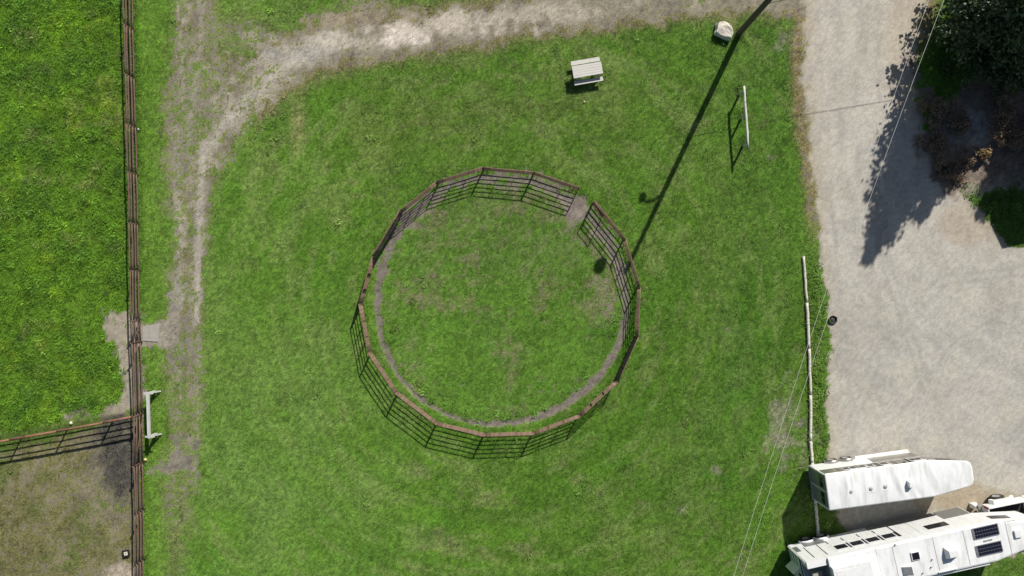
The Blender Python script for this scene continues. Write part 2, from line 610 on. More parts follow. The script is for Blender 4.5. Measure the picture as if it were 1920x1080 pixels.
gm -= track * 0.92 * np.clip(1 + 1.3 * n_fin + 0.8 * n_sml, 0.4, 1.5)
gm += 0.20 * np.exp(-((d + n_fin * 8) / 9) ** 2) * ss(270, 340, V) * (U < 480) * (1 + 1.5 * n_sml)
# pale sand patches on the track
for (uu, vv, ru, rv, k_, c_) in [(745, 63, 62, 24, 1.0, (0.66, 0.59, 0.51)), (890, 45, 110, 22, 0.85, (0.54, 0.48, 0.40)),
                                 (620, 80, 45, 18, 0.75, (0.56, 0.50, 0.42)), (1020, 24, 120, 18, .7, (0.48, 0.43, 0.35)),
                                 (570, 103, 60, 16, 0.6, (0.40, 0.38, 0.34)), (330, 560, 24, 40, .5, (0.40, 0.38, 0.34)),
                                 (345, 855, 32, 30, .8, (0.17, 0.155, 0.135)), (330, 620, 40, 50, .6, (0.24, 0.22, 0.19)),
                                 (680, 35, 100, 14, .4, (0.42, 0.33, 0.23))]:
    q = ((U - uu) / ru) ** 2 + ((V - vv) / rv) ** 2 + n_sml * 3.2 + n_fin * 3.4 + n_clump * 2.0
    k = ss(1.7, -0.1, q) * k_
    scol = lerp(scol, C(*c_), k)
    gm -= k * 0.5 * (vv < 200) + k * 0.25

# tan rim where the track meets the grass
rim = np.exp(-((d - wd * 1.05 + jag * 0.6) / 16) ** 2) * (U > 480) * (st > .6)
gcol = lerp(gcol, C(0.28, 0.21, 0.145), rim * 0.8)
gm -= rim * 0.2

# --- bare patch at the paddock gate, muddy paddock
bare = ss(-14, 14, spoly(U, V, [(182, 585), (215, 580), (262, 575), (262, 782), (214, 775), (228, 700), (203, 640)]) + n_sml * 55 + n_fin * 45)
bare2 = ss(-6, 8, spoly(U, V, [(255, 600), (300, 604), (330, 590), (330, 650), (255, 645)]) + n_sml * 30)
bare3 = ss(-12, 10, spoly(U, V, [(255, 876), (300, 868), (345, 838), (358, 880), (300, 886), (258, 896)]) + n_sml * 50) * .6
bare4 = ss(-8, 8, spoly(U, V, [(120, 770), (240, 762), (240, 782), (120, 790)]) + n_sml * 34) * 0.6
for b_, c_ in ((bare, (0.36, 0.315, 0.25)), (bare2, (0.33, 0.295, 0.24)), (bare3, (0.27, 0.245, 0.205)), (bare4, (0.30, 0.27, 0.20))):
    gm -= b_ * 0.95
    scol = lerp(scol, C(*c_), b_ * 0.85)
grit = grit * (1 - 0.45 * bare)
pad = ss(-3, 5, spoly(U, V, [(-900, 985), (0, 815), (268, 768), (255, 1700), (-900, 1700)]))
gm = gm * (1 - pad) + pad * np.clip(0.60 + n_mid * .6 + n_sml * 0.8 + n_fin * .8, 0, 0.85)
pcol = lerp(np.broadcast_to(C(0.225, 0.20, 0.105), U.shape + (3,)), C(0.165, 0.195, 0.07), ss(-0.05, 0.2, n_mid))
gcol = lerp(gcol, pcol, pad)
mudk = pad * np.clip(1 + 2.2 * n_sml + 1.6 * n_fin, 0, 1.3) * np.exp(-((U - 228) / 58) ** 2) * ss(1010, 900, V + n_mid * 80)
scol = lerp(scol, C(0.255, 0.225, 0.14), pad * 0.8)
scol = lerp(scol, C(0.088, 0.082, 0.072), np.clip(mudk * 1.3 + n_sml * 0.5 * pad, 0, 1))
gm -= np.clip(mudk * 0.8, 0, .8)
tanp = pad * ss(1.2, .3, ((U - 235) / 40) ** 2 + ((V - 1078) / 26) ** 2 + n_sml * 2)
scol = lerp(scol, C(0.42, 0.36, 0.28), tanp)
gm -= tanp
strip = pad * ss(26, 8, np.abs(V - (826 - U * 0.2)) + n_sml * 30)
gm += strip * 0.5
gcol = lerp(gcol, C(0.10, 0.175, 0.030), strip * 0.7)

# --- round pen: worn ring just inside the panels, scuffed turf within
PC = (938.0, 565.0)
ang = np.arctan2(V - PC[1], U - PC[0])
rr = np.hypot((U - PC[0]), (V - PC[1]) * 1.0)
ringr = 232 + 3.5 * np.sin(3 * ang + 1) + n_sml * 5
wob = 5.6 + 1.6 * np.sin(ang * 2 + .5) + 3 * n_fin + 3 * n_clump
ring = ss(1.5, 0.6, np.abs(rr - ringr + n_fin * 5) / wob)
ring_top = ss(-0.2, 0.5, -np.sin(ang)) * ss(1.3, 0.4, np.abs(rr - 236 + n_sml * 30 + n_fin * 20) / 19) * 0.7
scuff = ss(232, 224, rr) * (ss(150, 228, rr + n_sml * 60) * 0.20 * ss(-.6, .5, np.sin(ang - 0.1) * 0.6 + np.cos(ang) * .6 + 0.15)
                            + ss(0.02, 0.22, n_mid * .7 + 0.9 * n_fin + .5 * n_sml - .03 + 0.14 * ss(540, 420, V) + .03 * (U > 950)) * 0.28)
gm -= np.clip(np.maximum(ring * .95, ring_top * 0.8), 0, 1)
gm -= np.clip(scuff, 0, 0.55)
scol = lerp(scol, C(0.195, 0.17, 0.145), np.clip(ring + ring_top, 0, 1) * 0.9)
scol = lerp(scol, C(0.25, 0.215, 0.165), np.clip(scuff * 1.6, 0, 1) * (1 - ring))
inside = ss(226, 214, rr)
gcol = lerp(gcol, gcol * C(1.10, 1.10, 1.22), inside * 0.9)
gcol = lerp(gcol, C(0.225, 0.215, 0.13), inside * ss(560, 400, V + n_mid * 120) * (.28 + n_fin))
gcol = lerp(gcol, C(0.22, 0.20, 0.12), inside * ss(0.0, 0.25, n_mid + n_fin * 0.7 + .1 * ss(560, 420, V)) * 0.65)
gap = ss(1.3, 0.5, np.hypot((U - 1078) / 21, (V - 394) / 24) + n_sml * 0.9)
gm -= gap * 0.9
scol = lerp(scol, C(0.235, 0.20, 0.17), gap)

# --- gravel road and yard on the right
EL = ([-400, 0, 60, 120, 200, 300, 400, 480, 560, 640, 720, 800, 860, 940, 1010, 1200],
      [1508, 1508, 1508, 1504, 1512, 1522, 1532, 1536, 1546, 1549, 1547, 1552, 1548, 1560, 1590, 1600])
ER = ([-400, -60, 0, 40, 100, 160, 230, 320, 350, 378, 400, 422, 445, 462, 475, 1200],
      [1760, 1745, 1738, 1730, 1722, 1722, 1735, 1756, 1786, 1822, 1846, 1860, 1874, 1890, 2600, 2600])
xl, xr = np.interp(V, *EL), np.interp(V, *ER)
eg = np.minimum(U - xl, xr - U)
sgrass = 1040 - 0.10 * (U - 1840) - V        # grass again south of the trailers
eg = np.minimum(eg, sgrass * 1.0 + 6)
egj = eg + n_sml * 26 + n_fin * 14
grav = ss(-7, 9, egj)
gcolr = lerp(np.broadcast_to(C(0.485, 0.453, 0.395), U.shape + (3,)), C(0.445, 0.422, 0.378), ss(350, 620, V))
gcolr = lerp(gcolr, C(0.52, 0.485, 0.41), ss(0.0, 0.22, fbm((U + V * 0.1) * 2.2, V * 0.25, 90, 131)) * 0.55 * ss(520, 380, V))
gcolr = lerp(gcolr, C(0.355, 0.33, 0.285), ss(0.02, 0.22, fbm((U + V * .35), (V - U * .35) * .5, 60, 141)) * 0.5)
gcolr = lerp(gcolr, C(0.41, 0.345, 0.25), np.exp(-(eg / 22) ** 2) * 0.7)
gcolr = lerp(gcolr, C(0.36, 0.345, 0.32), ss(0.0, 0.2, fbm(U + V * .6, (V - U * .6) * .6, 26, 171)) * 0.5)
gcolr = lerp(gcolr, C(0.50, 0.475, 0.39), ss(0.03, 0.22, fbm(U, V, 34, 181)) * 0.5)
sw, swt = pline(U, V, [(1610, -60), (1612, 150), (1625, 330), (1665, 470), (1740, 580), (1840, 660), (2000, 740)])
sgn = np.where(U - np.interp(V, [-60, 150, 330, 470, 580, 660, 740], [1610, 1612, 1625, 1665, 1740, 1840, 2000]) > 0, 1, -1)
lanes = fbm(sw * sgn * 1.0 + 3000, swt * 30, 13, 261, 3)
gcolr = lerp(gcolr, C(0.53, 0.505, 0.445), ss(0.0, 0.22, lanes) * 0.28)
gcolr = lerp(gcolr, C(0.35, 0.335, 0.30), ss(0.0, 0.24, -lanes) * 0.26)
for q_ in (-26, 24):
    gcolr = lerp(gcolr, C(0.55, 0.525, 0.46), np.exp(-((sw * sgn - q_) / 7) ** 2) * .3)
for pts_ in ([(1700, 760), (1790, 640), (1930, 560)], [(1580, 820), (1640, 660), (1760, 520), (1930, 500)], [(1595, 820), (1656, 668), (1772, 532), (1930, 514)], [(1560, 400), (1585, 640), (1600, 840)], [(1790, 900), (1720, 700), (1650, 480), (1640, 200)], [(1806, 900), (1736, 700), (1666, 480), (1656, 200)]):
    dl, _ = pline(U, V, pts_)
    gcolr = lerp(gcolr, C(0.345, 0.33, 0.30), np.exp(-((dl + n_fin * 5) / 3.5) ** 2) * .42)
tanr = ss(1.3, 0.2, ((U - 1700) / 45) ** 2 + ((V - 90) / 150) ** 2) * 0.6 + ss(1.2, .3, ((U - 1810) / 60) ** 2 + ((V - 420) / 46) ** 2) * 0.7
gcolr = lerp(gcolr, C(0.43, 0.335, 0.235), np.clip(tanr, 0, 1) * 0.6)
litter = ss(1.3, .3, ((U - 1800) / 100) ** 2 + ((V - 930) / 36) ** 2 + n_sml * 2)
gcolr = lerp(gcolr, C(0.37, 0.30, 0.20), litter * 0.75)
scol = lerp(scol, gcolr, grav)
gm = np.clip(gm, 0, 1) * (1 - grav)
grit = grit * (1 - grav) + grav * 0.42
# dry verge along the road edge
verge = np.exp(-((U - xl + 8 + n_sml * 30) / 15) ** 2) * ss(480, 380, V) + np.exp(-((U - xr - 6) / 14) ** 2) * ss(120, 60, V)
gcol = lerp(gcol, C(0.36, 0.245, 0.17), np.clip(verge, 0, 1) * 0.85)
gm -= np.clip(verge, 0, 1) * (1 - grav) * 0.35
# dead silver grass by the logs
for (uu, vv, ru, rv, k_) in [(1468, 790, 30, 70, .8), (1500, 850, 30, 60, .7), (1440, 295, 16, 8, .8), (1365, 622, 9, 7, .8),
                             (1338, 885, 10, 10, .7), (1280, 955, 12, 10, .5), (1480, 80, 22, 22, .6), (1096, 190, 3, 3, .8)]:
    q = ((U - uu) / ru) ** 2 + ((V - vv) / rv) ** 2 + n_sml * 3 + n_fin * 2
    k = ss(1.3, -.6, q + n_fin * 3) * k_
    gcol = lerp(gcol, C(0.38, 0.32, 0.30), k * .8)
    gm -= k * 0.12
gcol = lerp(gcol, C(0.115, 0.185, 0.030), np.exp(-((U - xl + 25) / 26) ** 2) * ss(480, 560, V) * 0.6)

# --- brown soil under the trees beside the road
under = ss(-6, 12, spoly(U, V, [(1708, 120), (1760, 160), (2300, 150), (2300, 330), (1850, 330), (1806, 345), (1790, 372), (1752, 352), (1722, 250)]) + n_sml * 60 + n_mid * 60 + n_fin * 30)
gm -= under * 0.95
scol = lerp(scol, C(0.22, 0.175, 0.14), under)
scol = lerp(scol, C(0.36, 0.345, 0.33), under * ss(1.4, .2, ((U - 1830) / 48) ** 2 + ((V - 245) / 46) ** 2 + n_sml * 2))
grit = grit * (1 - under) + under
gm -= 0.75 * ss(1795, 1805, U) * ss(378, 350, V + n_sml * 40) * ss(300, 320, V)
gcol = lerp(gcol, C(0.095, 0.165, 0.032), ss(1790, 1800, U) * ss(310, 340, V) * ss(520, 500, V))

gm = np.clip(gm, 0, 1)
edge_ = ss(0.0, 0.12, gm) * ss(0.86, 0.66, gm)
gm = np.where(edge_ > 0, gm * (1 - edge_) + edge_ * ss(0.12, 0.88, gm + 0.8 * n_clump + 0.35 * n_fin + 0.7 * n_pix), gm)
pixj = (1 + 0.62 * n_pix + 0.30 * n_fin + 0.5 * n_clump)[..., None]
gcol = np.clip(gcol * pixj * C(1.05, 1.15, 0.94), 0, 1)
scol = np.clip(scol * (1 + 0.55 * (n_pix * grit) + 0.4 * n_fin * grit * (1 - .6 * grav) + 0.7 * n_clump * grit * (1 - .95 * grav))[..., None], 0, 1)

# gentle relief
Z = 0.05 * n_big + 0.025 * n_mid
Z = Z - 0.035 * np.maximum(ring, ring_top * .7) + 0.022 * n_fin * np.clip(past + pad + inside * .7 + track_core, 0, 1)
Z = Z * np.exp(-np.maximum(0, np.maximum(np.abs(X) - 38, np.abs(Y) - 24)) / 20)
Z += (0.09 * n_sml + 0.10 * n_fin) * past

def hgt(x, y):
    i = int(np.clip(np.searchsorted(ax_, x), 1, NX - 1))
    j = int(np.clip(np.searchsorted(ay_, y), 1, NY - 1))
    return float(Z[j, i])

def G(u, v, dz=0.0):
    """ground point"""
    p = P(u, v)
    p.z = hgt(p.x, p.y) + dz
    return p

co = np.stack([X, Y, Z], -1).reshape(-1, 3)
jj, ii = np.meshgrid(np.arange(NY - 1), np.arange(NX - 1), indexing='ij')
q0 = (jj * NX + ii).ravel()
quads = np.stack([q0, q0 + 1, q0 + NX + 1, q0 + NX], -1)

def fcen(a):
    return (0.25 * (a[:-1, :-1] + a[1:, :-1] + a[:-1, 1:] + a[1:, 1:])).ravel()

kind_ = np.zeros(len(quads), int)
kind_[fcen(np.maximum(track, np.maximum(bare, bare2))) > 0.42] = 1
kind_[fcen(pad) > 0.5] = 2
kind_[fcen(np.maximum(ring, ring_top)) > 0.5] = 4
kind_[fcen(grav) > 0.5] = 3

def sheet(name, sel, attrs):
    fq = quads[sel]
    used, inv = np.unique(fq, return_inverse=True)
    fq = inv.reshape(-1, 4)
    me = bpy.data.meshes.new(name)
    me.vertices.add(len(used))
    me.vertices.foreach_set('co', co[used].astype(np.float32).ravel())
    me.loops.add(fq.size)
    me.loops.foreach_set('vertex_index', fq.ravel().astype(np.int32))
    me.polygons.add(len(fq))
    me.polygons.foreach_set('loop_start', np.arange(0, fq.size, 4, dtype=np.int32))
    me.polygons.foreach_set('use_smooth', np.ones(len(fq), bool))
    for nm, arr in attrs.items():
        if arr.ndim == 3:
            a = me.attributes.new(nm, 'FLOAT_COLOR', 'POINT')
            full = np.concatenate([arr.reshape(-1, 3), np.ones((arr.shape[0] * arr.shape[1], 1))], 1)[used]
            a.data.foreach_set('color', full.astype(np.float32).ravel())
        else:
            a = me.attributes.new(nm, 'FLOAT', 'POINT')
            a.data.foreach_set('value', arr.reshape(-1)[used].astype(np.float32))
    me.update()
    me.validate()
    o = bpy.data.objects.new(name, me)
    COL.objects.link(o)
    return o

for k_, nm in ((0, 'ground'), (1, 'dirt_track'), (2, 'paddock_ground'), (3, 'gravel_road'), (4, 'worn_ring_path')):
    o = sheet(nm, kind_ == k_, {'scol': scol, 'gcol': gcol, 'gm': gm, 'grit': grit})
    o.data.materials.append(MATS['ground_surface'])
    tag(o, kind='structure')


# ------------------------------------------------------------------ grass, weeds and pebbles (uncountable)
def tuft(name, nb, h, spread, w, seed, mname='grass_blade', lean=0.9):
    rg = random.Random(seed)
    mb = MB()
    for i in range(nb):
        a = rg.uniform(0, 2 * math.pi)
        r = spread * math.sqrt(rg.random())
        bx, by = r * math.cos(a), r * math.sin(a)
        da = a + rg.uniform(-0.9, 0.9)
        L_ = h * rg.uniform(0.6, 1.15)
        ln = lean * rg.uniform(0.3, 1.2)
        dx, dy = math.cos(da), math.sin(da)
        px, py = -dy * w / 2, dx * w / 2
        m1 = (bx + dx * L_ * ln * 0.35, by + dy * L_ * ln * 0.35, L_ * 0.62)
        tp = (bx + dx * L_ * ln, by + dy * L_ * ln, L_ * (0.95 - 0.25 * ln))
        mb.poly([(bx - px, by - py, -0.02), (bx + px, by + py, -0.02), (m1[0] + px * .8, m1[1] + py * .8, m1[2]),
                 (m1[0] - px * .8, m1[1] - py * .8, m1[2]), tp], [(0, 1, 2, 3), (3, 2, 4)])
    me = mb.mesh(name, mname)
    return bpy.data.objects.new(name, me)


def leafy(name, nb, h, spread, w, seed):
    """broad-leaved weed: rosette of oval leaves at several heights"""
    rg = random.Random(seed)
    mb = MB()
    for i in range(nb):
        a = rg.uniform(0, 2 * math.pi)
        r = spread * math.sqrt(rg.random())
        z = h * rg.uniform(0.15, 1.0) * (1 - 0.5 * r / spread)
        c = Vector((r * math.cos(a), r * math.sin(a), z))
        d = Vector((math.cos(a + rg.uniform(-1, 1)), math.sin(a + rg.uniform(-1, 1)), rg.uniform(-0.35, 0.5))).normalized()
        s_ = d.cross(Vector((0, 0, 1))).normalized()
        s_ = (s_ + Vector((0, 0, rg.uniform(-.5, .5)))).normalized()
        l_ = w * rg.uniform(1.2, 2.0)
        mb.poly([c - d * l_ * .5, c + s_ * w * .45, c + d * l_ * .5, c - s_ * w * .45], [(0, 1, 2, 3)])
    return bpy.data.objects.new(name, mb.mesh(name, 'grass_blade'))


def stone(name, seed, mname='pebble_stone'):
    rg = random.Random(seed)
    mb = MB()
    pts = []
    for x, y, z in ((1, 0, 0), (-1, 0, 0), (0, 1, 0), (0, -1, 0), (0, 0, .7), (0, 0, -.7)):
        k = rg.uniform(.7, 1.2)
        pts.append((x * k + rg.uniform(-.2, .2), y * k * .8 + rg.uniform(-.2, .2), z * k))
    mb.poly(pts, [(0, 2, 4), (2, 1, 4), (1, 3, 4), (3, 0, 4), (2, 0, 5), (1, 2, 5), (3, 1, 5), (0, 3, 5)])
    return bpy.data.objects.new(name, mb.mesh(name, mname))


def scatter(name, sel_mask, dens, size, col, protos, dmax, seed, smin, smax, tilt=0.15):
    sel = fcen((dens > 0.01) * 1.0) > 0
    cen = co[quads].mean(1)
    sel &= (np.abs(cen[:, 0]) < 38) & (np.abs(cen[:, 1]) < 24) & sel_mask
    o = sheet(name, sel, {'gd': dens, 'gs': size, 'gcol': col})
    pc_ = bpy.data.collections.new(name + '_kinds')
    for p in protos:
        pc_.objects.link(p)
    ng = bpy.data.node_groups.new(name + '_scatter', 'GeometryNodeTree')
    ng.interface.new_socket('Geometry', in_out='INPUT', socket_type='NodeSocketGeometry')
    ng.interface.new_socket('Geometry', in_out='OUTPUT', socket_type='NodeSocketGeometry')
    N, L = ng.nodes, ng.links
    gi, go = N.new('NodeGroupInput'), N.new('NodeGroupOutput')
    ds = N.new('GeometryNodeDistributePointsOnFaces')
    ds.distribute_method = 'RANDOM'
    ds.inputs['Seed'].default_value = seed
    na = N.new('GeometryNodeInputNamedAttribute')
    na.data_type = 'FLOAT'
    na.inputs['Name'].default_value = 'gd'
    ml = N.new('ShaderNodeMath')
    ml.operation = 'MULTIPLY'
    L.new(na.outputs['Attribute'], ml.inputs[0])
    ml.inputs[1].default_value = dmax
    L.new(gi.outputs[0], ds.inputs['Mesh'])
    L.new(ml.outputs[0], ds.inputs['Density'])
    ci = N.new('GeometryNodeCollectionInfo')
    ci.inputs['Collection'].default_value = pc_
    ci.inputs['Separate Children'].default_value = True
    ci.inputs['Reset Children'].default_value = True
    ip = N.new('GeometryNodeInstanceOnPoints')
    ip.inputs['Pick Instance'].default_value = True
    L.new(ds.outputs['Points'], ip.inputs['Points'])
    L.new(ci.outputs[0], ip.inputs['Instance'])
    rv = N.new('FunctionNodeRandomValue')
    rv.data_type = 'FLOAT_VECTOR'
    rv.inputs[0].default_value = (-tilt, -tilt, 0)
    rv.inputs[1].default_value = (tilt, tilt, 6.283)
    L.new(rv.outputs[0], ip.inputs['Rotation'])
    rs = N.new('FunctionNodeRandomValue')
    rs.data_type = 'FLOAT'
    rs.inputs[2].default_value = smin
    rs.inputs[3].default_value = smax
    rs.inputs['Seed'].default_value = seed + 3
    nz = N.new('GeometryNodeInputNamedAttribute')
    nz.data_type = 'FLOAT'
    nz.inputs['Name'].default_value = 'gs'
    m2 = N.new('ShaderNodeMath')
    m2.operation = 'MULTIPLY'
    L.new(rs.outputs[1], m2.inputs[0])
    L.new(nz.outputs['Attribute'], m2.inputs[1])
    L.new(m2.outputs[0], ip.inputs['Scale'])
    L.new(ip.outputs[0], go.inputs[0])
    md = o.modifiers.new('scatter', 'NODES')
    md.node_group = ng
    tag(o, kind='stuff')
    return o


GRASS_D = 95.0
allf = np.ones(len(quads), bool)
gdens = np.clip(gm * 1.25 - 0.08 + 0.5 * n_fin, 0.0, 1.0) * (gm > 0.03) * (1 - 0.25 * past)
thin = np.maximum.reduce([track * ss(0.95, 0.55, track) * 1.6, pad * .8, scuff * 1.2, ring_top * .6]) * (1 - grav) * (1 - bare)
gdens = np.maximum(gdens, np.clip(thin, 0, 1) * np.clip(0.30 + 1.2 * n_clump + .8 * n_sml, 0.04, .6))
gsz = gsize * (1 + 0.8 * np.clip(n_sml, -.3, .4) + 1.5 * n_clump) * (0.72 + 0.28 * gm)
for uu, vv in ((1386, 64), (1359, 62), (1352, 66), (1385, 166), (1392, 215), (1398, 268), (287, 735), (290, 814), (1075, 150), (1128, 140), (1112, 118)):
    gsz = gsz + 0.9 * np.exp(-((U - uu) ** 2 + (V - vv) ** 2) / 11 ** 2)
fl = np.interp(V, [-60, 59, 329, 600, 773, 1140], [249.5, 251.7, 258.8, 264.4, 269.5, 272.5])
gsz = gsz + 0.8 * np.exp(-((U - fl) / 7) ** 2) + 0.6 * ss(5, 1, np.abs(rr - 255)) 
g_o = scatter('grass', allf, gdens, gsz, gcol * 1.12,
              [tuft('tuft_short', 11, 0.085, 0.075, 0.013, 1), tuft('tuft_loose', 9, 0.11, 0.09, 0.014, 2),
               tuft('tuft_dense', 14, 0.075, 0.07, 0.012, 3)], GRASS_D, 5, 0.7, 1.35)
tag(g_o, 'short green grass over the lawn, pasture and track edges', 'grass')

# broad-leaved weeds: pasture clumps, verge beside the logs, clods of turf in the pen
wd_ = past * np.clip(0.28 + 1.5 * n_sml + 0.8 * n_mid, 0, 1) * 0.9
wd_ = np.maximum(wd_, np.exp(-((U - xl + 14) / 15) ** 2) * ss(470, 540, V) * ss(1010, 960, V) * 1.7 * (gm > .2))
wd_ = np.maximum(wd_, ss(190, 226, rr) * ss(232, 227, rr) * ss(-.2, .6, np.sin(ang + 0.1)) * .35)
wd_ = np.maximum(wd_, (ss(1795, 1810, U) * ss(330, 350, V) * ss(410, 390, V)) * (gm > .3) * 0.9)
wd_ = np.maximum(wd_, np.clip(n_mid * 1.0 + n_sml - .1, 0, .3) * (gm > .8) * .25)
w_o = scatter('weeds', allf, wd_ * (gm > .25), np.full(U.shape, 1.0), gcol * C(1.05, 1.1, 1.0),
              [leafy('weed_low', 14, 0.12, 0.15, 0.05, 5), leafy('weed_tall', 18, 0.2, 0.14, 0.05, 6)], 14.0, 9, 0.7, 1.5)
tag(w_o, 'broad leaved weeds and clover clumps growing through the grass', 'weeds')

# loose clods and stones on bare earth, sparse grit on the gravel
pd_ = np.clip(1 - gm, 0, 1) * (1 - grav) * 0.8 + grav * 0.30
pd_ = pd_ * np.clip(0.7 + 2.0 * n_sml + n_fin, 0.1, 1.6) * (1 - .7 * bare)
pd_ = np.maximum(pd_, np.clip(mudk, 0, 1) * 2.2)
pd_ = np.maximum(pd_, ss(1.5, .5, np.abs(rr - 226) / 9) * .7)
pd_ = np.maximum(pd_, ss(1.2, .3, np.abs(eg + 2) / 9) * .5 * (V > 480) * (U < 1700))
psz = 1.0 + 0.9 * np.clip(mudk, 0, 1) - 0.45 * grav
p_o = scatter('pebbles', allf, pd_, psz, scol * 0.95,
              [stone('pebble_a', 1), stone('pebble_b', 2), stone('pebble_c', 3)], 26.0, 21, 0.014, 0.042, 0.6)
tag(p_o, 'loose grey stones and clods on the bare earth', 'pebbles')


# ------------------------------------------------------------------ round pen of steel panels
PH = 1.44
SHF = (-0.43 * 38.4 * PH, 0.90 * 38.4 * PH)
tips = {'A': (1060.6, 406.2), 'B': (975.9, 377.5), 'C': (882.5, 368.9), 'D': (797.9, 394.8), 'E': (730.4, 449.3),
        'G': (655.8, 620), 'H': (673, 709), 'I': (723, 784), 'J': (796.4, 839.8), 'K': (885.4, 861.3), 'L': (975.9, 858.4),
        'M': (1060.6, 826.3), 'N': (1129.4, 762.3), 'P': (1171, 588.5), 'Q': (1143.8, 501), 'R': (1087.8, 430.6)}
base = {k: (v[0] - SHF[0], v[1] - SHF[1]) for k, v in tips.items()}
base['F'] = (704.5, 482.5)
base['O'] = (1190.6, 629.5)
order = 'ABCDEFGHIJKLMNOPQR'
PL = 2.98
RAILZ = [0.24, 0.47, 0.70, 0.93, 1.16, PH - 0.03]
rail_me = [MB().tube([(x, 0.004 * math.sin(3 * x + k), 0.004 * math.cos(2.3 * x + k)) for x in np.linspace(-PL / 2, PL / 2, 6)], 0.027, 8)
           .mesh('rail', 'pen_steel', True) for k in range(3)]
post_me = MB().rod((0, 0, 0.0), (0, 0, PH), 0.03, n=10).mesh('post', 'pen_steel', True)
upr_me = MB().bar((0, 0.0, RAILZ[0]), (0, 0.0, PH - .03), 0.05, 0.014, (1, 0, 0)).mesh('upright', 'pen_steel')
foot_me = MB().tube([(0, 0, 0.0), (0, 0, 0.21), (0.02, 0, 0.235)], 0.02, 6).mesh('foot', 'pen_steel', True)
pin_me = MB().rod((0, 0.0, 0), (0, 0, 0.16), 0.038, n=8).mesh('hinge_sleeve', 'pen_steel', True)
for i in range(len(order) - 1):
    a, b_ = G(*base[order[i]]), G(*base[order[i + 1]])
    mid = (a + b_) / 2
    dv = b_ - a
    nth = ['', '', 'second', 'third', 'fourth', 'fifth', 'sixth', 'seventh', 'eighth', 'ninth']
    if i == 0:
        lab = 'brown steel six rail hurdle ending at the round pen opening, no gate on it'
    elif i == 16:
        lab = 'brown steel pen hurdle with the folded gate leaf lying along it'
    elif i < 9:
        lab = 'brown steel pen hurdle, %s from the opening on the side without the gate' % nth[i + 1]
    else:
        lab = 'brown steel pen hurdle, %s from the opening on the folded gate side' % nth[17 - i]
    t = empty('pen_hurdle', mid, math.atan2(dv.y, dv.x), lab, 'pen hurdle', 'steel hurdles of the round pen')
    t.rotation_euler[0] = random.uniform(-.012, .012)
    sx = (dv.length - 0.05) / PL
    hl = (dv.length - 0.05) / 2
    for k, z in enumerate(RAILZ):
        o = put('rail', rail_me[(k + i) % 3], t, (0, 0, z))
        o.scale.x = sx
    for s_ in (-1, 1):
        put('post', post_me, t, (s_ * hl, 0, -0.02))
        put('foot', foot_me, t, (s_ * (hl - 0.26), 0, 0))
        put('hinge_sleeve', pin_me, t, (s_ * (hl + 0.012), 0, 0.95 if s_ < 0 else 0.6))
    for s_ in (-1, 1):
        put('upright', upr_me, t, (s_ * hl / 3, 0.034, 0))

# narrow gate leaf folded back along the panel by the opening
a, b_ = G(*base['R']), G(*base['Q'])
dv = (b_ - a).normalized()
nrm = Vector((-dv.y, dv.x, 0))
if nrm.dot(-a) > 0:
    nrm = -nrm
a2 = a - nrm * 0.11
t = empty('pen_gate', a2, math.atan2(dv.y, dv.x), 'narrow brown steel gate leaf folded open against the pen panel', 'gate')
GL = 1.05
for z in (0.16, 0.40, 0.62, 0.84, 1.06, 1.28, 1.62):
    MB().rod((0.03, 0, z), (GL, 0, z), 0.024, n=8).build('rail', 'pen_steel', t, True)
MB().rod((0.0, 0, -0.02), (0, 0, 1.65), 0.032, n=10).build('post', 'pen_steel', t, True)
MB().rod((GL, 0, 0.12), (GL, 0, 1.65), 0.028, n=10).build('post', 'pen_steel', t, True)
MB().box(GL - .1, GL + .06, -.05, -.028, 0.98, 1.04).build('latch', 'grey_trim', t)


# ------------------------------------------------------------------ long rusty fence on the left
FH = 1.6
FB = [(249.5, -35), (251.7, 58.9), (254.4, 150), (257, 241), (258.8, 328.6), (260.8, 421.4), (262.8, 508.3), (264.4, 599),
      (266.0, 641.5), (269.5, 773), (270, 866), (271.7, 954), (271.7, 1047), (272.5, 1140)]
FB = [G(u, v) for u, v in FB]
FZ = [0.38, 0.78, 1.18, FH - 0.06]


def fence_run(pts, label, name='rail_fence', rust='fence_rust', zs=FZ, hh=FH, r=0.052, pr_=0.06, group=None, cat='fence', railm=None):
    t = empty(name, pts[0], 0, label, cat, group)
    o0 = Vector(pts[0])
    for i, p in enumerate(pts):
        q = p - o0
        lean = Vector((random.uniform(-.02, .02), random.uniform(-.02, .02), 0))
        MB().rod(q + Vector((0, 0, -.05)), q + lean + Vector((0, 0, hh)), pr_, pr_ * .92, 10).build('post', rust, t, True)
        if i == len(pts) - 1:
            break
        q2 = pts[i + 1] - o0
        d_ = (q2 - q)
        off = Vector((-d_.y, d_.x, 0)).normalized() * 0.055
        for k, z in enumerate(zs):
            n_ = 7
            sag = random.uniform(-.015, .03)
            bow = random.uniform(-.035, .035)
            line = []
            for j in range(n_):
                f_ = j / (n_ - 1)
                w_ = math.sin(math.pi * f_)
                line.append(q + d_ * (0.004 + 0.992 * f_) + off * (1 + bow * w_ * 18) + Vector((0, 0, z - sag * w_)))
            MB().tube(line, r, 8).build('rail', railm or rust, t, True)
    return t


fence_run(FB[:8], 'long rusty four rail fence from the track corner down to the concrete pad')
fence_run(FB[8:10], 'short rusty fence section between the concrete pad and the paddock cross fence')
fence_run(FB[10:], 'rusty four rail fence closing the muddy paddock below the yellow cap')


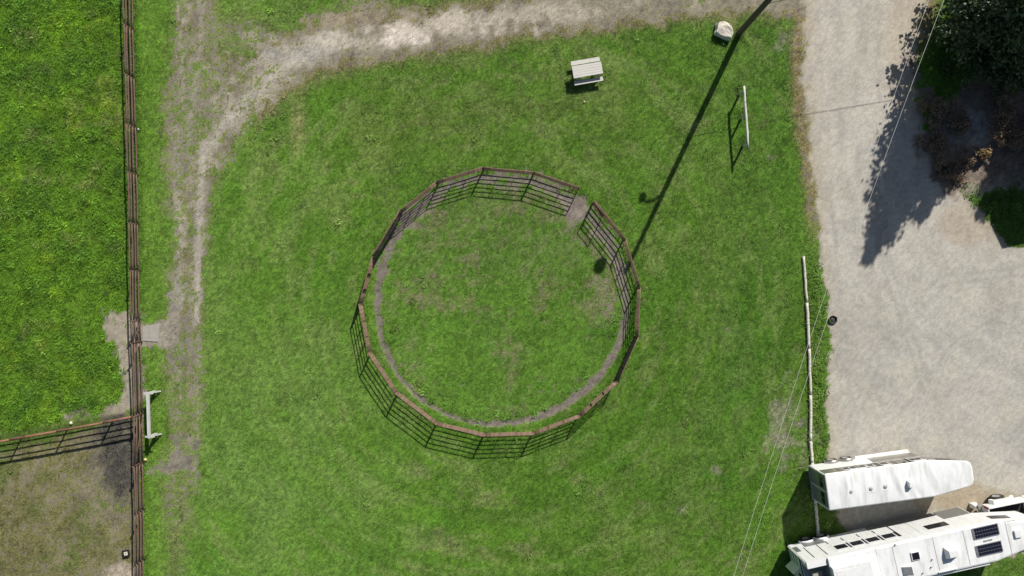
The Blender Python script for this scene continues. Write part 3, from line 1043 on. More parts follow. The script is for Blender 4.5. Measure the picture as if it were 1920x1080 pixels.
def field_gate(pa, pb, label, zs, hang=0.05, brace=True):
    t = empty('field_gate', pa, 0, label, 'gate')
    d_ = pb - pa
    a_, b2 = d_.normalized() * hang, d_ - d_.normalized() * hang
    off = Vector((-d_.y, d_.x, 0)).normalized() * 0.06
    for z in zs:
        MB().rod(a_ + off + Vector((0, 0, z)), b2 + off + Vector((0, 0, z)), 0.04, n=8).build('rail', 'fence_rust', t, True)
    for e in (a_, b2):
        MB().rod(e + off + Vector((0, 0, zs[0] - .06)), e + off + Vector((0, 0, zs[-1] + .03)), 0.042, n=8).build('stile', 'fence_rust', t, True)
    if brace:
        MB().rod(a_ + off * 1.9 + Vector((0, 0, zs[0])), b2 + off * 1.9 + Vector((0, 0, zs[-1])), 0.025, n=6).build('brace', 'fence_rust', t, True)
    MB().box(-.04, .04, -.08, .03, zs[-1] - .2, zs[-1] - .1).build('hinge', 'pipe_orange', t)
    return t


field_gate(FB[7], FB[8], 'narrow rusty gate in the fence at the small concrete pad', [0.3, 0.65, 1.0, 1.3, 1.52])
field_gate(FB[9], FB[10], 'longer rusty gate between the cross fence and the yellow capped post', [0.35, 0.75, 1.15, 1.52])

# orange pipe cross fence
CH = 1.42
CB = [G(u, v) for u, v in ((267, 775), (213, 786), (128, 802), (43, 817), (-45, 834), (-135, 851))]
t = fence_run(CB, 'orange rusted pipe cross fence between the green pasture and brown paddock', 'pipe_fence', 'fence_rust',
              [0.32, 0.68, 1.04], CH - 0.05, 0.036, 0.05)
o0 = CB[0]
for i in range(len(CB) - 1):
    MB().rod(CB[i] - o0 + Vector((0, 0, CH)), CB[i + 1] - o0 + Vector((0, 0, CH)), 0.066, n=12).build('top_rail', 'pipe_orange', t, True)

# concrete pad at the gate
cp = [G(u, v) for u, v in ((268, 612), (300, 606), (297, 641), (268, 639))]
mb = MB()
zc = sum(p.z for p in cp) / 4
mb.prism([(p.x, p.y) for p in reversed(cp)], zc - .1, zc + 0.045)
tag(mb.build('concrete_pad', 'concrete', bevel=0.01), kind='structure')

# yellow cap by the gate post
mb = MB()
mb.lathe([(0.0, 0.0), (0.09, 0.0), (0.11, 0.08), (0.09, 0.14), (0.04, 0.17), (0.0, 0.18)], 12)
o = mb.build('bucket', 'yellow_plastic', None, True, loc=G(273.5, 861.5))
tag(o, 'small pale yellow tub at the foot of the rusty gate post', 'tub')
# insulator marks / ties on the fence
o = MB().lathe([(0, 0), (.06, 0), (.07, .06), (.04, .1), (0, .11)], 10).build('salt_block', 'white_timber', None, True, loc=G(260, 243))
tag(o, 'small white block at the foot of a fence post', 'salt block')
o = MB().lathe([(0, 0), (.10, 0), (.11, .07), (.07, .13), (0, .14)], 9).build('salt_block', 'rock', None, True, loc=G(134, 793))
tag(o, 'pale lump of stone behind the orange pipe fence', 'stone')

# old square feed block in the paddock
t = empty('feed_tub', G(237, 1037), R(12), 'dark square rubber feed tub with a pale block inside, in the muddy paddock', 'feed tub')
mb = MB()
mb.prism([(-.19, -.19), (.19, -.19), (.19, .19), (-.19, .19)], 0, .02)
for (x0, x1, y0, y1) in ((-.21, -.15, -.21, .21), (.15, .21, -.21, .21), (-.15, .15, -.21, -.15), (-.15, .15, .15, .21)):
    mb.box(x0, x1, y0, y1, 0, .16)
mb.build('shell', 'rubber', t, bevel=0.012)
MB().box(-.12, .12, -.12, .12, .021, .11).build('mineral_block', 'rock', t, bevel=0.02)
MB().lathe([(.035, .112), (.03, .118), (0, .118)], 10).build('hole', 'dark_trim', t)


# ------------------------------------------------------------------ hitching rails
def hitch(name, a, b_, h, posts, m, label, beam=(0.17, 0.14), sq=True, over=0.0):
    t = empty(name, (a + b_) / 2, math.atan2((b_ - a).y, (b_ - a).x), label, 'hitching rail')
    L_ = (b_ - a).length
    if sq:
        MB().bar((-L_ / 2, 0, h - beam[1] / 2), (L_ / 2, 0, h - beam[1] / 2), beam[0], beam[1]).build('beam', m, t, bevel=0.012)
    else:
        n_ = 9
        MB().tube([(-L_ / 2 + L_ * j / (n_ - 1), random.uniform(-.012, .012), h - beam[0] / 2 + random.uniform(-.01, .01)) for j in range(n_)],
                  [beam[0] / 2 * random.uniform(.92, 1.06) for j in range(n_)], 10).build('beam', m, t, True)
    top = h - (beam[1] if sq else beam[0] * .8)
    for f_ in posts:
        x = -L_ / 2 + L_ * f_
        if sq:
            MB().box(x - .07, x + .07, -.075, .075, -.05, top).build('post', m, t, bevel=0.01)
        else:
            MB().rod((x, 0, -.05), (x, 0, top), .075, .065, 10).build('post', m, t, True)
    return t


a, b_ = P(1395.5, 161, 1.25), P(1403.3, 276, 1.25)
a.z = b_.z = 0
hitch('hitching_rail', a, b_, 1.27, (0.07, 0.47, 0.92), 'white_timber', 'thin whitewashed hitching rail on three posts near the boulder', (0.14, 0.14), False)
a, b_ = P(276.3, 735.5, 1.15), P(279, 822, 1.15)
a.z = b_.z = 0
t = hitch('hitching_rail', a, b_, 1.17, (0.03, 0.97), 'grey_timber', 'grey squared timber hitching rail beside the rusty fence', (0.17, 0.17))
for s_ in (-1, 1):
    x = s_ * ((b_ - a).length / 2 - .08)
    MB().bar((x, -.12, 1.03), (x, .34, 0.02), .08, .08, (1, 0, 0)).build('brace', 'grey_timber', t)
    MB().box(x - .06, x + .06, -.3, .3, .985, 1.0).build('cap_board', 'grey_timber', t)

# ------------------------------------------------------------------ logs edging the yard
LG = [(1505.4, 480), (1511.9, 567), (1515.9, 653), (1519, 740), (1518.6, 826), (1522, 866), (1528, 943), (1533.5, 1006)]
where = ['grey log edging the yard, its free end in open grass', 'second grey log from the free end of the log edging',
         'third grey log from the free end of the log edging', 'weathered log in the weeds, fourth from the free end',
         'short log end tucked against the rear of the smaller trailer', 'log lying under the rear of the smaller white trailer',
         'grey log in the shadow between the two trailers']
for i in range(len(LG) - 1):
    a, b_ = G(*LG[i]), G(*LG[i + 1])
    d_ = b_ - a
    n_ = 10
    pts, rad = [], []
    r0 = random.uniform(.085, .10) * (0.8 if i == 0 else 1.0)
    t = empty('edging_log', a, 0, where[i], 'log', 'logs edging the gravel yard')
    lat = Vector((-d_.y, d_.x, 0)).normalized()
    for j in range(n_):
        f_ = 0.006 + 0.988 * j / (n_ - 1)
        pts.append(d_ * f_ + lat * random.uniform(-.014, .014) + Vector((0, 0, r0 * 0.95 + .02)))
        rad.append(r0 * random.uniform(.95, 1.04))
    MB().tube(pts, rad, 10).build('trunk', 'log_timber', t, True)
    for f_ in (0.2, 0.8):
        c_ = d_ * f_
        MB().bar(c_ - lat * .10 + Vector((0, 0, .02)), c_ + lat * .10 + Vector((0, 0, .02)), .12, .05).build('sleeper', 'log_timber', t)

# ------------------------------------------------------------------ picnic table
t = empty('picnic_table', P(1101.4, 131, .75) * Vector((1, 1, 0)) if False else Vector((P(1101.4, 131, .75).x, P(1101.4, 131, .75).y, 0.0)), R(9.7),
          'weathered grey wooden picnic table standing alone on the lawn', 'picnic table')
t.location.z = hgt(t.location.x, t.location.y)
pl = MB().bar((-.915, 0, 0), (.915, 0, 0), .145, .04).mesh('plank', 'table_timber', False, .006)
for k in range(5):
    o = put('plank', pl, t, (random.uniform(-.006, .006), -.30 + .15 * k, .73 + random.uniform(-.003, .003)))
    o.rotation_euler[2] = random.uniform(-.003, .003)
sp = MB().bar((-.90, 0, 0), (.90, 0, 0), .26, .042).mesh('seat_plank', 'table_timber', False, .006)
for s_ in (-1, 1):
    put('seat_plank', sp, t, (0, s_ * .62, .435))
for sx in (-.62, .62):
    MB().bar((sx, -.72, .385), (sx, .72, .385), .045, .09).build('seat_bearer', 'table_timber', t)
    MB().bar((sx + .0, -.34, .68), (sx, .34, .68), .045, .07).build('top_bearer', 'table_timber', t)
    for s_ in (-1, 1):
        MB().bar((sx + .05, s_ * .60, -.02), (sx + .05, s_ * .22, .70), .042, .10, (0, 0, 1)).build('leg', 'table_timber', t)
    MB().bar((sx * .92, 0, .66), (sx * .25, 0, .40), .04, .07).build('brace', 'table_timber', t)

# pale leaf on the grass by the table
mb = MB()
rg = random.Random(3)
pts = [(0.065 * rg.uniform(.6, 1.1) * math.cos(k / 9 * 6.283), .055 * rg.uniform(.5, 1.1) * math.sin(k / 9 * 6.283), rg.uniform(.05, .1)) for k in range(9)]
mb.poly(pts + [(0, 0, .12)] + [(x * .95, y * .95, z - .012) for x, y, z in pts],
        [(k, (k + 1) % 9, 9) for k in range(9)] + [tuple(18 - k for k in range(9))] + [(10 + k, 10 + (k + 1) % 9, (k + 1) % 9, k) for k in range(9)])
tag(mb.build('paper_scrap', 'bright_leaf_litter', None, loc=G(1095.5, 191)), 'crumpled pale scrap on the lawn below the picnic table', 'scrap')


# ------------------------------------------------------------------ boulder
def boulder(c):
    import bmesh
    from mathutils import noise as mn
    bm = bmesh.new()
    top = [(-.44, .44, .52), (-.2, .50, .56), (.06, .36, .58), (.24, .40, .56), (.42, .16, .52), (.56, -.10, .50), (.46, -.40, .44), (.1, -.36, .46), (-.22, -.30, .46), (-.48, -.16, .48)]
    bot = [(x * 1.12 - .03, y * 1.1 - .05, -.15) for x, y, z in top]
    mid = [(x * 1.14 - .05, y * 1.12 - .06, .22) for x, y, z in top]
    for p in top + mid + bot:
        bm.verts.new(p)
    bmesh.ops.convex_hull(bm, input=bm.verts[:])
    bmesh.ops.triangulate(bm, faces=bm.faces[:])
    bmesh.ops.subdivide_edges(bm, edges=bm.edges[:], cuts=4, use_grid_fill=True)
    for v in bm.verts:
        p = v.co
        v.co = p + Vector((mn.noise(p * 3.1), mn.noise(p * 3.1 + Vector((9, 0, 0))), mn.noise(p * 3.1 + Vector((0, 9, 0))))) * .055 \
            + Vector((0, 0, .025 * mn.noise(p * 8)))
    me = bpy.data.meshes.new('boulder')
    bm.to_mesh(me)
    bm.free()
    me.materials.append(MATS['rock'])
    o = bpy.data.objects.new('boulder', me)
    o.location = c
    COL.objects.link(o)
    return o


c_ = P(1359, 57, 0.4)
o = boulder((c_.x, c_.y, 0.0))
o.rotation_euler[2] = R(-8)
tag(o, 'pale angular boulder at the foot of the utility pole', 'boulder')


# ------------------------------------------------------------------ utility pole, lamp, cables
PB = G(1386, 62)
PT = 12.95
t = empty('utility_pole', PB, 0, 'tall dark wooden utility pole rising beside the pale boulder', 'utility pole')
MB().rod((0, 0, -.3), (0, 0, PT), .19, .13, 16).build('shaft', 'pole_timber', t, True)
# street lamp on a bracket (its shadow falls on the lawn)
lz = 8.8
MB().tube([(-.1, .0, lz), (-.35, .05, lz + .30), (-.75, .12, lz + .42), (-1.0, .16, lz + .36)], .075, 8).build('lamp_bracket', 'grey_trim', t, True)
lh = MB().lathe([(0.05, .30), (.10, .28), (.20, .12), (.24, -.02), (.22, -.05)], 14).build('lamp_head', 'grey_trim', t, True)
lh.location = (-1.08, .17, lz + .2)
MB().lathe([(.21, -.05), (.16, -.14), (0, -.18)], 14).build('lens', 'smoked_glass', lh, True)
# transformer drum held off near the top
tz = PT - .25
MB().tube([(-.09, .02, tz + .1), (-.75, .06, tz + .1), (-1.5, .12, tz + .1)], .02, 6).build('transformer_bracket', 'grey_trim', t, True)
dr = MB().lathe([(0, .24), (.26, .22), (.34, .16), (.34, -.18), (.29, -.24), (0, -.24)], 16).build('transformer', 'grey_trim', t, True)
dr.location = (-1.72, .14, tz + .02)
MB().rod((0.08, 0, .23), (.08, 0, .36), .04, .03, 8).build('bushing', 'grey_trim', dr, True)
MB().box(-.05, .05, -.2, .2, PT - .25, PT - .13).build('insulator_bracket', 'grey_trim', t)

# two overhead lines crossing the yard
far_t, far_b = 2300, -1250
def line_pts(tbl, z0, n=40):
    vs = np.linspace(-900, 2000, n)
    us = np.interp(vs, [p[1] for p in tbl], [p[0] for p in tbl])
    out = []
    for u, v in zip(us, vs):
        z = z0 + 0.0000009 * (v - 540) ** 2
        out.append(P(u, v, z))
    return out

def smooth_tbl(tbl, deg=2):
    v = np.array([p[1] for p in tbl], float)
    u = np.array([p[0] for p in tbl], float)
    c = np.polyfit(v / 1000, u, deg)
    vs = np.linspace(0, 1080, 14)
    us = np.polyval(c, vs / 1000)
    s0, s1 = (us[1] - us[0]) / (vs[1] - vs[0]), (us[-1] - us[-2]) / (vs[-1] - vs[-2])
    return [(us[0] - s0 * 900, -900)] + list(zip(us, vs)) + [(us[-1] + s1 * 920, 2000)]

WA = smooth_tbl([(1742, 0), (1668.5, 200), (1552.6, 537), (1529, 605), (1497.5, 697), (1376, 1080)])
WB = smooth_tbl([(1770, 0), (1667, 274), (1644, 333), (1515.5, 707), (1392, 1080)])
ends = []
for w_, lab in ((WA, 'thin pale overhead cable crossing the yard, the one nearer the utility pole'),
                (WB, 'thin pale overhead cable crossing the yard, the one nearer the conifers')):
    pts = line_pts(w_, 12.0)
    t = empty('overhead_cable', pts[0], 0, lab, 'cable', 'overhead cables')
    MB().tube([p - pts[0] for p in pts], .0075, 5).build('wire', 'cable', t, True)
    ends.append((pts[0], pts[-1]))
for k in (0, 1):
    c_ = (ends[0][k] + ends[1][k]) / 2
    t = empty('line_pole', (c_.x, c_.y, 0), math.atan2((ends[1][k] - ends[0][k]).y, (ends[1][k] - ends[0][k]).x),
              'tall wooden pole carrying the overhead cables, north end' if k == 0 else 'tall wooden pole carrying the overhead cables, south end', 'utility pole')
    MB().rod((0, 0, -.3), (0, 0, c_.z + .4), .16, .11, 12).build('shaft', 'pole_timber', t, True)
    MB().box(-.9, .9, -.05, .05, c_.z - .16, c_.z - .02).build('crossarm', 'pole_timber', t)

# service cable from the pole to the shed on the east side
SWc, NWc = P(1946, 327), P(1920, 208)
axs = (SWc - NWc).normalized()
eas = Vector((-axs.y, axs.x, 0)) if Vector((-axs.y, axs.x, 0)).x > 0 else Vector((axs.y, -axs.x, 0))
a = PB + Vector((.17, 0, 5.6))
b_ = NWc + eas * 5.0 + Vector((0, 0, 0))
c1 = P(1513, 218) - Vector((SH.x, SH.y, 0)) * 5.75 * 1.28
c2 = P(1675, 192) - Vector((SH.x, SH.y, 0)) * 5.9 * 1.28
dd = (c2 - c1)
pe = c2 + dd * 1.4
cab = [a, Vector((c1.x, c1.y, 5.65)), Vector((c2.x, c2.y, 5.75)), Vector((pe.x, pe.y, 6.1))]
t = empty('service_cable', a, 0, 'black service cable running from the utility pole towards the shed', 'cable')
MB().tube([p - a for p in cab], .017, 6).build('wire', 'black_cable', t, True)
# pole that takes its far end
t = empty('service_mast', (pe.x, pe.y, 0), 0, 'slim grey mast beyond the conifers holding the black service cable', 'mast')
MB().rod((0, 0, -.2), (0, 0, 6.2), .05, .045, 10).build('tube', 'grey_trim', t, True)

# shed east of the frame, whose shadow reaches the yard
t = empty('shed', SWc, 0, 'grey metal clad shed beside the conifers', 'shed')
L1 = (NWc - SWc)
sh = [Vector((0, 0, 0)), eas * 9, eas * 9 + L1, L1]
mb = MB()
mb.prism([(p.x, p.y) for p in sh], -.1, 3.9)
mb.build('wall', 'shed_cladding', t)
mb = MB()
e1, e2 = eas * .12, L1.normalized() * .12
q = [-e1 - e2, eas * 9 + e1 - e2, eas * 9 + L1 + e1 + e2, L1 - e1 + e2]
m1, m2 = (q[0] + q[3]) / 2, (q[1] + q[2]) / 2
zz = Vector((0, 0, 3.9))
up = Vector((0, 0, .5))
mb.poly([q[0] + zz, q[1] + zz, q[2] + zz, q[3] + zz, m1 + zz + up, m2 + zz + up],
        [(0, 1, 5, 4), (2, 3, 4, 5), (3, 0, 4), (1, 2, 5), (3, 2, 1, 0)])
mb.build('roof', 'shed_roof', t)
MB().prism([(p.x, p.y) for p in (eas * 3 - L1.normalized() * .03, eas * 5.6 - L1.normalized() * .03, eas * 5.6 + L1.normalized() * .02, eas * 3 + L1.normalized() * .02)],
           0, 2.6).build('door', 'white_paint', t)


# ------------------------------------------------------------------ rubber tub on the gravel
t = empty('rubber_tub', G(1561, 599.5), R(30), 'round black rubber feed tub on the pale gravel', 'tub')
t.scale = (.9, .9, .9)
MB().lathe([(0, .015), (.22, .015), (.25, .10), (.26, .125), (.285, .13), (.29, .115), (.27, .105), (.245, .0), (0, .0)], 28).build('shell', 'rubber', t, True)
MB().lathe([(.15, .02), (.14, .045), (0, .04)], 20).build('dregs', 'dark_rubber_inner', t, True)
for s_ in (-1, 1):
    MB().tube([(s_ * .275, -.07, .11), (s_ * .32, -.05, .115), (s_ * .32, .05, .115), (s_ * .275, .07, .11)], .014, 6).build('handle', 'rubber', t, True)


# ------------------------------------------------------------------ wheels
def wheel(parent, loc, r=.38, w=.22, side=1):
    """axle across the vehicle (local y); side = which way the rim faces"""
    o = empty('wheel', loc)
    o.parent = parent
    MB().lathe([(r * .60, w / 2), (r * .88, w / 2), (r * .98, w * .36), (r, 0), (r * .98, -w * .36), (r * .88, -w / 2), (r * .60, -w / 2)], 26, 'y').build('tyre', 'rubber', o, True)
    s_ = side
    MB().lathe([(r * .62, s_ * w * .49), (r * .56, s_ * w * .40), (r * .34, s_ * w * .30), (r * .18, s_ * w * .42), (0, s_ * w * .44)], 20, 'y').build('rim', 'rim_steel', o, True)
    return o


def arc_fender(xc, y0, y1, zc, r, th, n=12, a0=10, a1=170):
    mb = MB()
    outer, inner = [], []
    for k in range(n + 1):
        a_ = R(a0 + (a1 - a0) * k / n)
        outer.append((xc + r * math.cos(a_), zc + r * math.sin(a_)))
        inner.append((xc + (r - th) * math.cos(a_), zc + (r - th) * math.sin(a_)))
    pts = []
    for (xo, zo), (xi, zi) in zip(outer, inner):
        pts += [(xo, y0, zo), (xo, y1, zo), (xi, y1, zi), (xi, y0, zi)]
    fs = []
    for k in range(n):
        b0, b1 = 4 * k, 4 * k + 4
        for j in range(4):
            fs.append((b0 + j, b0 + (j + 1) % 4, b1 + (j + 1) % 4, b1 + j))
    fs += [(0, 1, 2, 3), (4 * n + 3, 4 * n + 2, 4 * n + 1, 4 * n)]
    mb.poly(pts, fs)
    return mb


def outline(x0, x1, hw, xn, hwn, rad=.25, n=5):
    """plan of a gooseneck trailer: straight to x1, tapering to half width hwn at xn, round front corners"""
    pts = [(x0, -hw), (x1, -hw)]
    for k in range(n + 1):
        a_ = R(-90 + 90 * k / n)
        pts.append((xn - rad + rad * math.cos(a_), -hwn + rad + rad * math.sin(a_)))
    for k in range(n + 1):
        a_ = R(0 + 90 * k / n)
        pts.append((xn - rad + rad * math.cos(a_), hwn - rad + rad * math.sin(a_)))
    pts += [(x1, hw), (x0, hw)]
    return pts


# ------------------------------------------------------------------ smaller trailer
T1 = empty('horse_trailer', (18.62, -12.06, 0), R(7.6), 'smaller white gooseneck horse trailer with a crumpled plain roof and bare aluminium side', 'horse trailer')
HW, ZR = 1.06, 2.93
lower = [(0, -HW - .05), (6.2, -HW - .05), (6.2, HW + .05), (0, HW + .05)]
upper = [(0, -HW), (6.2, -HW), (6.2, HW), (0, HW)]
MB().prism(lower, .42, 1.75, upper).build('lower_body', 'white_paint', T1)
MB().prism([(0.0, -HW + .004), (6.2, -HW + .004), (6.2, HW - .004), (0.0, HW - .004)], 1.75, ZR - .06).build('upper_body', 'bare_aluminium', T1)
no = [p for p in outline(6.2, 6.3, HW - .01, 8.58, .66, .3) if p[0] > 6.1]
nb_ = [(x, y * .94) for x, y in no]
MB().prism(nb_, 1.45, ZR - .06, no).build('nose', 'bare_aluminium', T1)
MB().box(6.2, 8.35, -.5, .5, 1.36, 1.449).build('nose_floor', 'grey_trim', T1)
# roof: loose, rippled white sheet
n1, n2 = 110, 26
pol = outline(-.03, 6.25, HW + .03, 8.64, .70, .30)
xs = np.linspace(-.03, 8.64, n1)
def halfw(x):
    if x <= 6.25:
        return HW + .03
    k = (x - 6.25) / (8.64 - 6.25)
    w_ = (HW + .03) * (1 - k) + .70 * k
    e = 8.64 - x
    if e < .30:
        w_ -= .30 - math.sqrt(max(0, .30 ** 2 - (.30 - e) ** 2))
    return w_
rv_, rf_ = [], []
rr_ = random.Random(5)
rip = [(rr_.uniform(.3, 8.4), rr_.uniform(-.9, .9), rr_.uniform(-.35, .35), rr_.uniform(.08, .2), rr_.uniform(.35, 1.1), rr_.uniform(-.028, .036)) for _ in range(80)]
for i, x in enumerate(xs):
    hw_ = halfw(x)
    for j in range(n2 + 1):
        y = hw_ * (2 * j / n2 - 1)
        z = ZR + .05 * (1 - (y / HW) ** 2)
        edge = min(1, (1 - abs(y / hw_)) * 4)
        for (cx, cy, sl, wx, wy, am) in rip:
            if cx > 3.2 or am > .008:
                z += am * edge * math.exp(-(((x - cx) - sl * (y - cy)) / wx) ** 2 - ((y - cy) / wy) ** 2)
        rv_.append((x, y, z))
for i in range(n1 - 1):
    for j in range(n2):
        a_ = i * (n2 + 1) + j
        rf_.append((a_, a_ + n2 + 1, a_ + n2 + 2, a_ + 1))
k0 = len(rv_)
edge_loop = [(i * (n2 + 1)) for i in range(n1)] + [((n1 - 1) * (n2 + 1) + j) for j in range(1, n2 + 1)] + [(i * (n2 + 1) + n2) for i in range(n1 - 2, -1, -1)] + [j for j in range(n2 - 1, 0, -1)]
for e in edge_loop:
    x, y, z = rv_[e]
    rv_.append((x, y, ZR - .075))
m_ = len(edge_loop)
for k in range(m_):
    rf_.append((edge_loop[(k + 1) % m_], edge_loop[k], k0 + k, k0 + (k + 1) % m_))
MB().poly(rv_, rf_).build('roof', 'roof_white', T1, True)
# white lower front strip, skirt and wheels on each side
for s_ in (1, -1):
    MB().box(3.45, 6.18, min(s_ * (HW + .056), s_ * (HW + .02)), max(s_ * (HW + .056), s_ * (HW + .02)), .66, 1.70).build('side_panel', 'bare_aluminium', T1)
    for xw in (1.32, 2.25):
        wheel(T1, (xw, s_ * (HW + .10), .37), .37, .22, s_)
        arc_fender(xw, min(s_ * (HW + .0), s_ * (HW + .235)), max(s_ * (HW), s_ * (HW + .235)), .37, .47, .03).build('fender', 'bare_aluminium', T1, True)
    MB().box(2.8, 6.1, min(s_ * (HW + .06), s_ * (HW + .22)), max(s_ * (HW + .06), s_ * (HW + .22)), .45, .50).build('running_board', 'white_paint', T1)
    for xw, w_, n_ in ((1.52, .34, 0), (1.93, .34, 0), (2.5, .34, 0), (2.98, .34, 0), (3.8, .42, 0), (5.51, .30, 0), (5.86, .30, 0)):
        f_ = MB().box(xw - w_ / 2 - .05, xw + w_ / 2 + .05, min(s_ * HW, s_ * (HW + .018)), max(s_ * HW, s_ * (HW + .018)), 2.02, 2.52).build('window', 'white_paint', T1)
        MB().box(xw - w_ / 2, xw + w_ / 2, min(s_ * (HW + .01), s_ * (HW + .026)), max(s_ * (HW + .01), s_ * (HW + .026)), 2.06, 2.48).build('pane', 'smoked_glass', f_)
    for xw in (1.02, 2.22, 3.28, 3.42, 4.4, 5.2, 5.26):
        MB().box(xw, xw + .025, min(s_ * (HW + .0), s_ * (HW + .012)), max(s_ * (HW + .0), s_ * (HW + .012)), 1.76, ZR - .1).build('seam', 'dark_trim', T1)
    for xw, w_ in ((2.0, 1.0), (3.75, .5), (5.68, .75)) if s_ > 0 else ():
        MB().box(xw - w_ / 2, xw + w_ / 2, min(s_ * (HW + .03), s_ * (HW + .09)), max(s_ * (HW + .03), s_ * (HW + .09)), ZR - .12, ZR - .02).build('awning_rail', 'white_paint', T1)
    MB().bar((6.95, s_ * .925, 2.28), (7.75, s_ * .775, 2.28), .03, .36).build('nose_window', 'smoked_glass', T1)
    MB().box(4.78, 4.9, min(s_ * (HW), s_ * (HW + .06)), max(s_ * (HW), s_ * (HW + .06)), 2.62, 2.74).build('marker_lamp', 'dark_trim', T1)
for y0 in (-.98, .03):
    d_ = MB().box(-.035, 0.0, y0, y0 + .95, .5, 2.7).build('rear_door', 'door_grey', T1, bevel=.008)
    for k in (0, 1):
        wnd = MB().box(-.05, -.034, y0 + .12 + k * .38, y0 + .45 + k * .38, 1.9, 2.45).build('window', 'smoked_glass', d_)
    MB().box(-.06, -.036, y0 + .86, y0 + .90, 1.0, 1.6).build('handle', 'rim_steel', d_)
for y0, y1 in ((-HW - .01, -.985), (-.025, .025), (.985, HW + .01)):
    MB().box(-.07, -.002, y0, y1, .45, ZR - .08).build('rear_post', 'white_paint', T1)
MB().box(-.12, -.002, -HW, HW, .36, .44).build('rear_bumper', 'grey_trim', T1)
for x, y in ((1.34, -.14), (2.53, -.13), (3.39, -.12)):
    v_ = MB().lathe([(0, .05), (.11, .045), (.14, .0)], 14).build('roof_vent', 'grey_trim', T1, True, loc=(x, y, ZR + .045))
    MB().box(-.2, .2, -.2, .2, -.0, .025).build('flange', 'white_paint', v_)
ac = MB().prism([(-.16, -.22), (.14, -.22), (.2, 0), (.14, .22), (-.16, .22)], 0, .30, [(-.14, -.17), (.08, -.15), (.12, 0), (.08, .15), (-.14, .17)])
ac.build('roof_air_unit', 'roof_white', T1, bevel=.02, loc=(4.86, -.12, ZR + .04))
MB().rod((8.0, 0, 1.4), (8.0, 0, .75), .07, n=12).build('hitch_tube', 'dark_trim', T1, True)
for s_ in (-1, 1):
    MB().box(6.6, 6.72, s_ * .45 - .06, s_ * .45 + .06, .0, 1.38).build('landing_leg', 'grey_trim', T1)

# ------------------------------------------------------------------ larger trailer
T2 = empty('horse_trailer', (17.36, -17.08, 0), R(12.7), 'larger white living quarters horse trailer with two solar panels on its roof', 'horse trailer')
HW, ZR, LB, LN = 1.17, 3.82, 10.8, 14.0
REC = 1.25
MB().prism([(0, -HW), (LB, -HW), (LB, HW), (0, HW)], .42, 2.75).build('lower_body', 'white_paint', T2)
MB().prism([(REC, -HW), (LB, -HW), (LB, HW), (REC, HW)], 2.75, ZR - .05).build('upper_body', 'white_paint', T2)
no = [p for p in outline(LB, LB + .05, HW - .005, LN, .72, .55, 7) if p[0] >= LB - .01]
MB().prism([(LB + (x - LB) * .95, y * .97) for x, y in no], 1.75, ZR - .05, no).build('nose', 'white_paint', T2)
# rear: north parapet, deck
MB().box(0.0, REC, HW - .42, HW, 2.75, ZR - .12).build('rear_locker', 'white_paint', T2)
MB().box(-.02, REC - .01, -HW, HW - .43, 2.752, 2.78).build('rear_deck', 'grey_trim', T2)
MB().box(.35, .95, -.6, .25, 2.79, 3.15).build('storage_box', 'concrete', T2, bevel=.05)
# roof skin with rolled edges
pol = outline(REC - .02, LB, HW, LN, .72, .55, 7)
inn = [(REC - .02 + (x - REC) * .995 if x > REC else x, y * .90) for x, y in pol]
mb = MB()
n_ = len(pol)
mb.poly([(x, y * 1.004, ZR - .049) for x, y in pol] + [(x, y, ZR + .005) for x, y in [(x, y * .975) for x, y in pol]] + [(x, y, ZR + .035) for x, y in inn],
        [(i, (i + 1) % n_, n_ + (i + 1) % n_, n_ + i) for i in range(n_)] + [(n_ + i, n_ + (i + 1) % n_, 2 * n_ + (i + 1) % n_, 2 * n_ + i) for i in range(n_)]
        + [tuple(range(2 * n_, 3 * n_))])
mb.build('roof', 'roof_white', T2)
# hay pod: raised box with a ramped front
mb = MB()
mb.poly([(REC + .02, -HW + .02, ZR + .03), (4.05, -HW + .02, ZR + .03), (4.05, .70, ZR + .03), (REC + .02, .70, ZR + .03),
         (REC + .02, -HW + .04, ZR + .36), (3.5, -HW + .04, ZR + .36), (3.5, .62, ZR + .36), (REC + .02, .62, ZR + .36)],
        [(0, 1, 5, 4), (1, 2, 6, 5), (2, 3, 7, 6), (3, 0, 4, 7), (4, 5, 6, 7), (3, 2, 1, 0)])
mb.build('hay_pod', 'roof_white', T2, bevel=.02)
MB().box(REC + .2, 3.2, -HW + .2, .45, ZR + .362, ZR + .375).build('pod_lid', 'white_paint', T2)
MB().box(REC - .03, REC + .015, -HW + .1, .6, 2.95, ZR - .05).build('rear_hatch', 'door_grey', T2)
MB().bar((4.06, -HW + .05, ZR + .045), (4.06, HW - .05, ZR + .045), .05, .02).build('roof_seam', 'roof_white', T2)
MB().bar((REC, 1.05, ZR + .03), (LN - 1.6, .98, ZR + .03), .04, .02).build('roof_seam', 'roof_white', T2)
for xs_ in (5.0, 7.4, 9.2, 11.7):
    MB().bar((xs_, -HW * .88, ZR + .037), (xs_, HW * .88, ZR + .037), .03, .008).build('roof_seam', 'grey_trim', T2)
# solar panels
for (x, y) in ((10.5, .70), (10.48, -.32)):
    s_ = MB().box(x - .74, x + .74, y - .33, y + .33, ZR + .06, ZR + .095).build('solar_panel', 'rim_steel', T2)
    cell = MB().box(-.072, .072, -.092, .092, 0, .006).mesh('solar_cell', 'cell_blue')
    for i in range(9):
        for j in range(3):
            put('solar_cell', cell, s_, (x - .62 + i * .155, y - .2 + j * .2, ZR + .0955))
    MB().box(x - .80, x - .745, y - .31, y + .31, ZR + .034, ZR + .075).build('mount', 'rim_steel', s_)
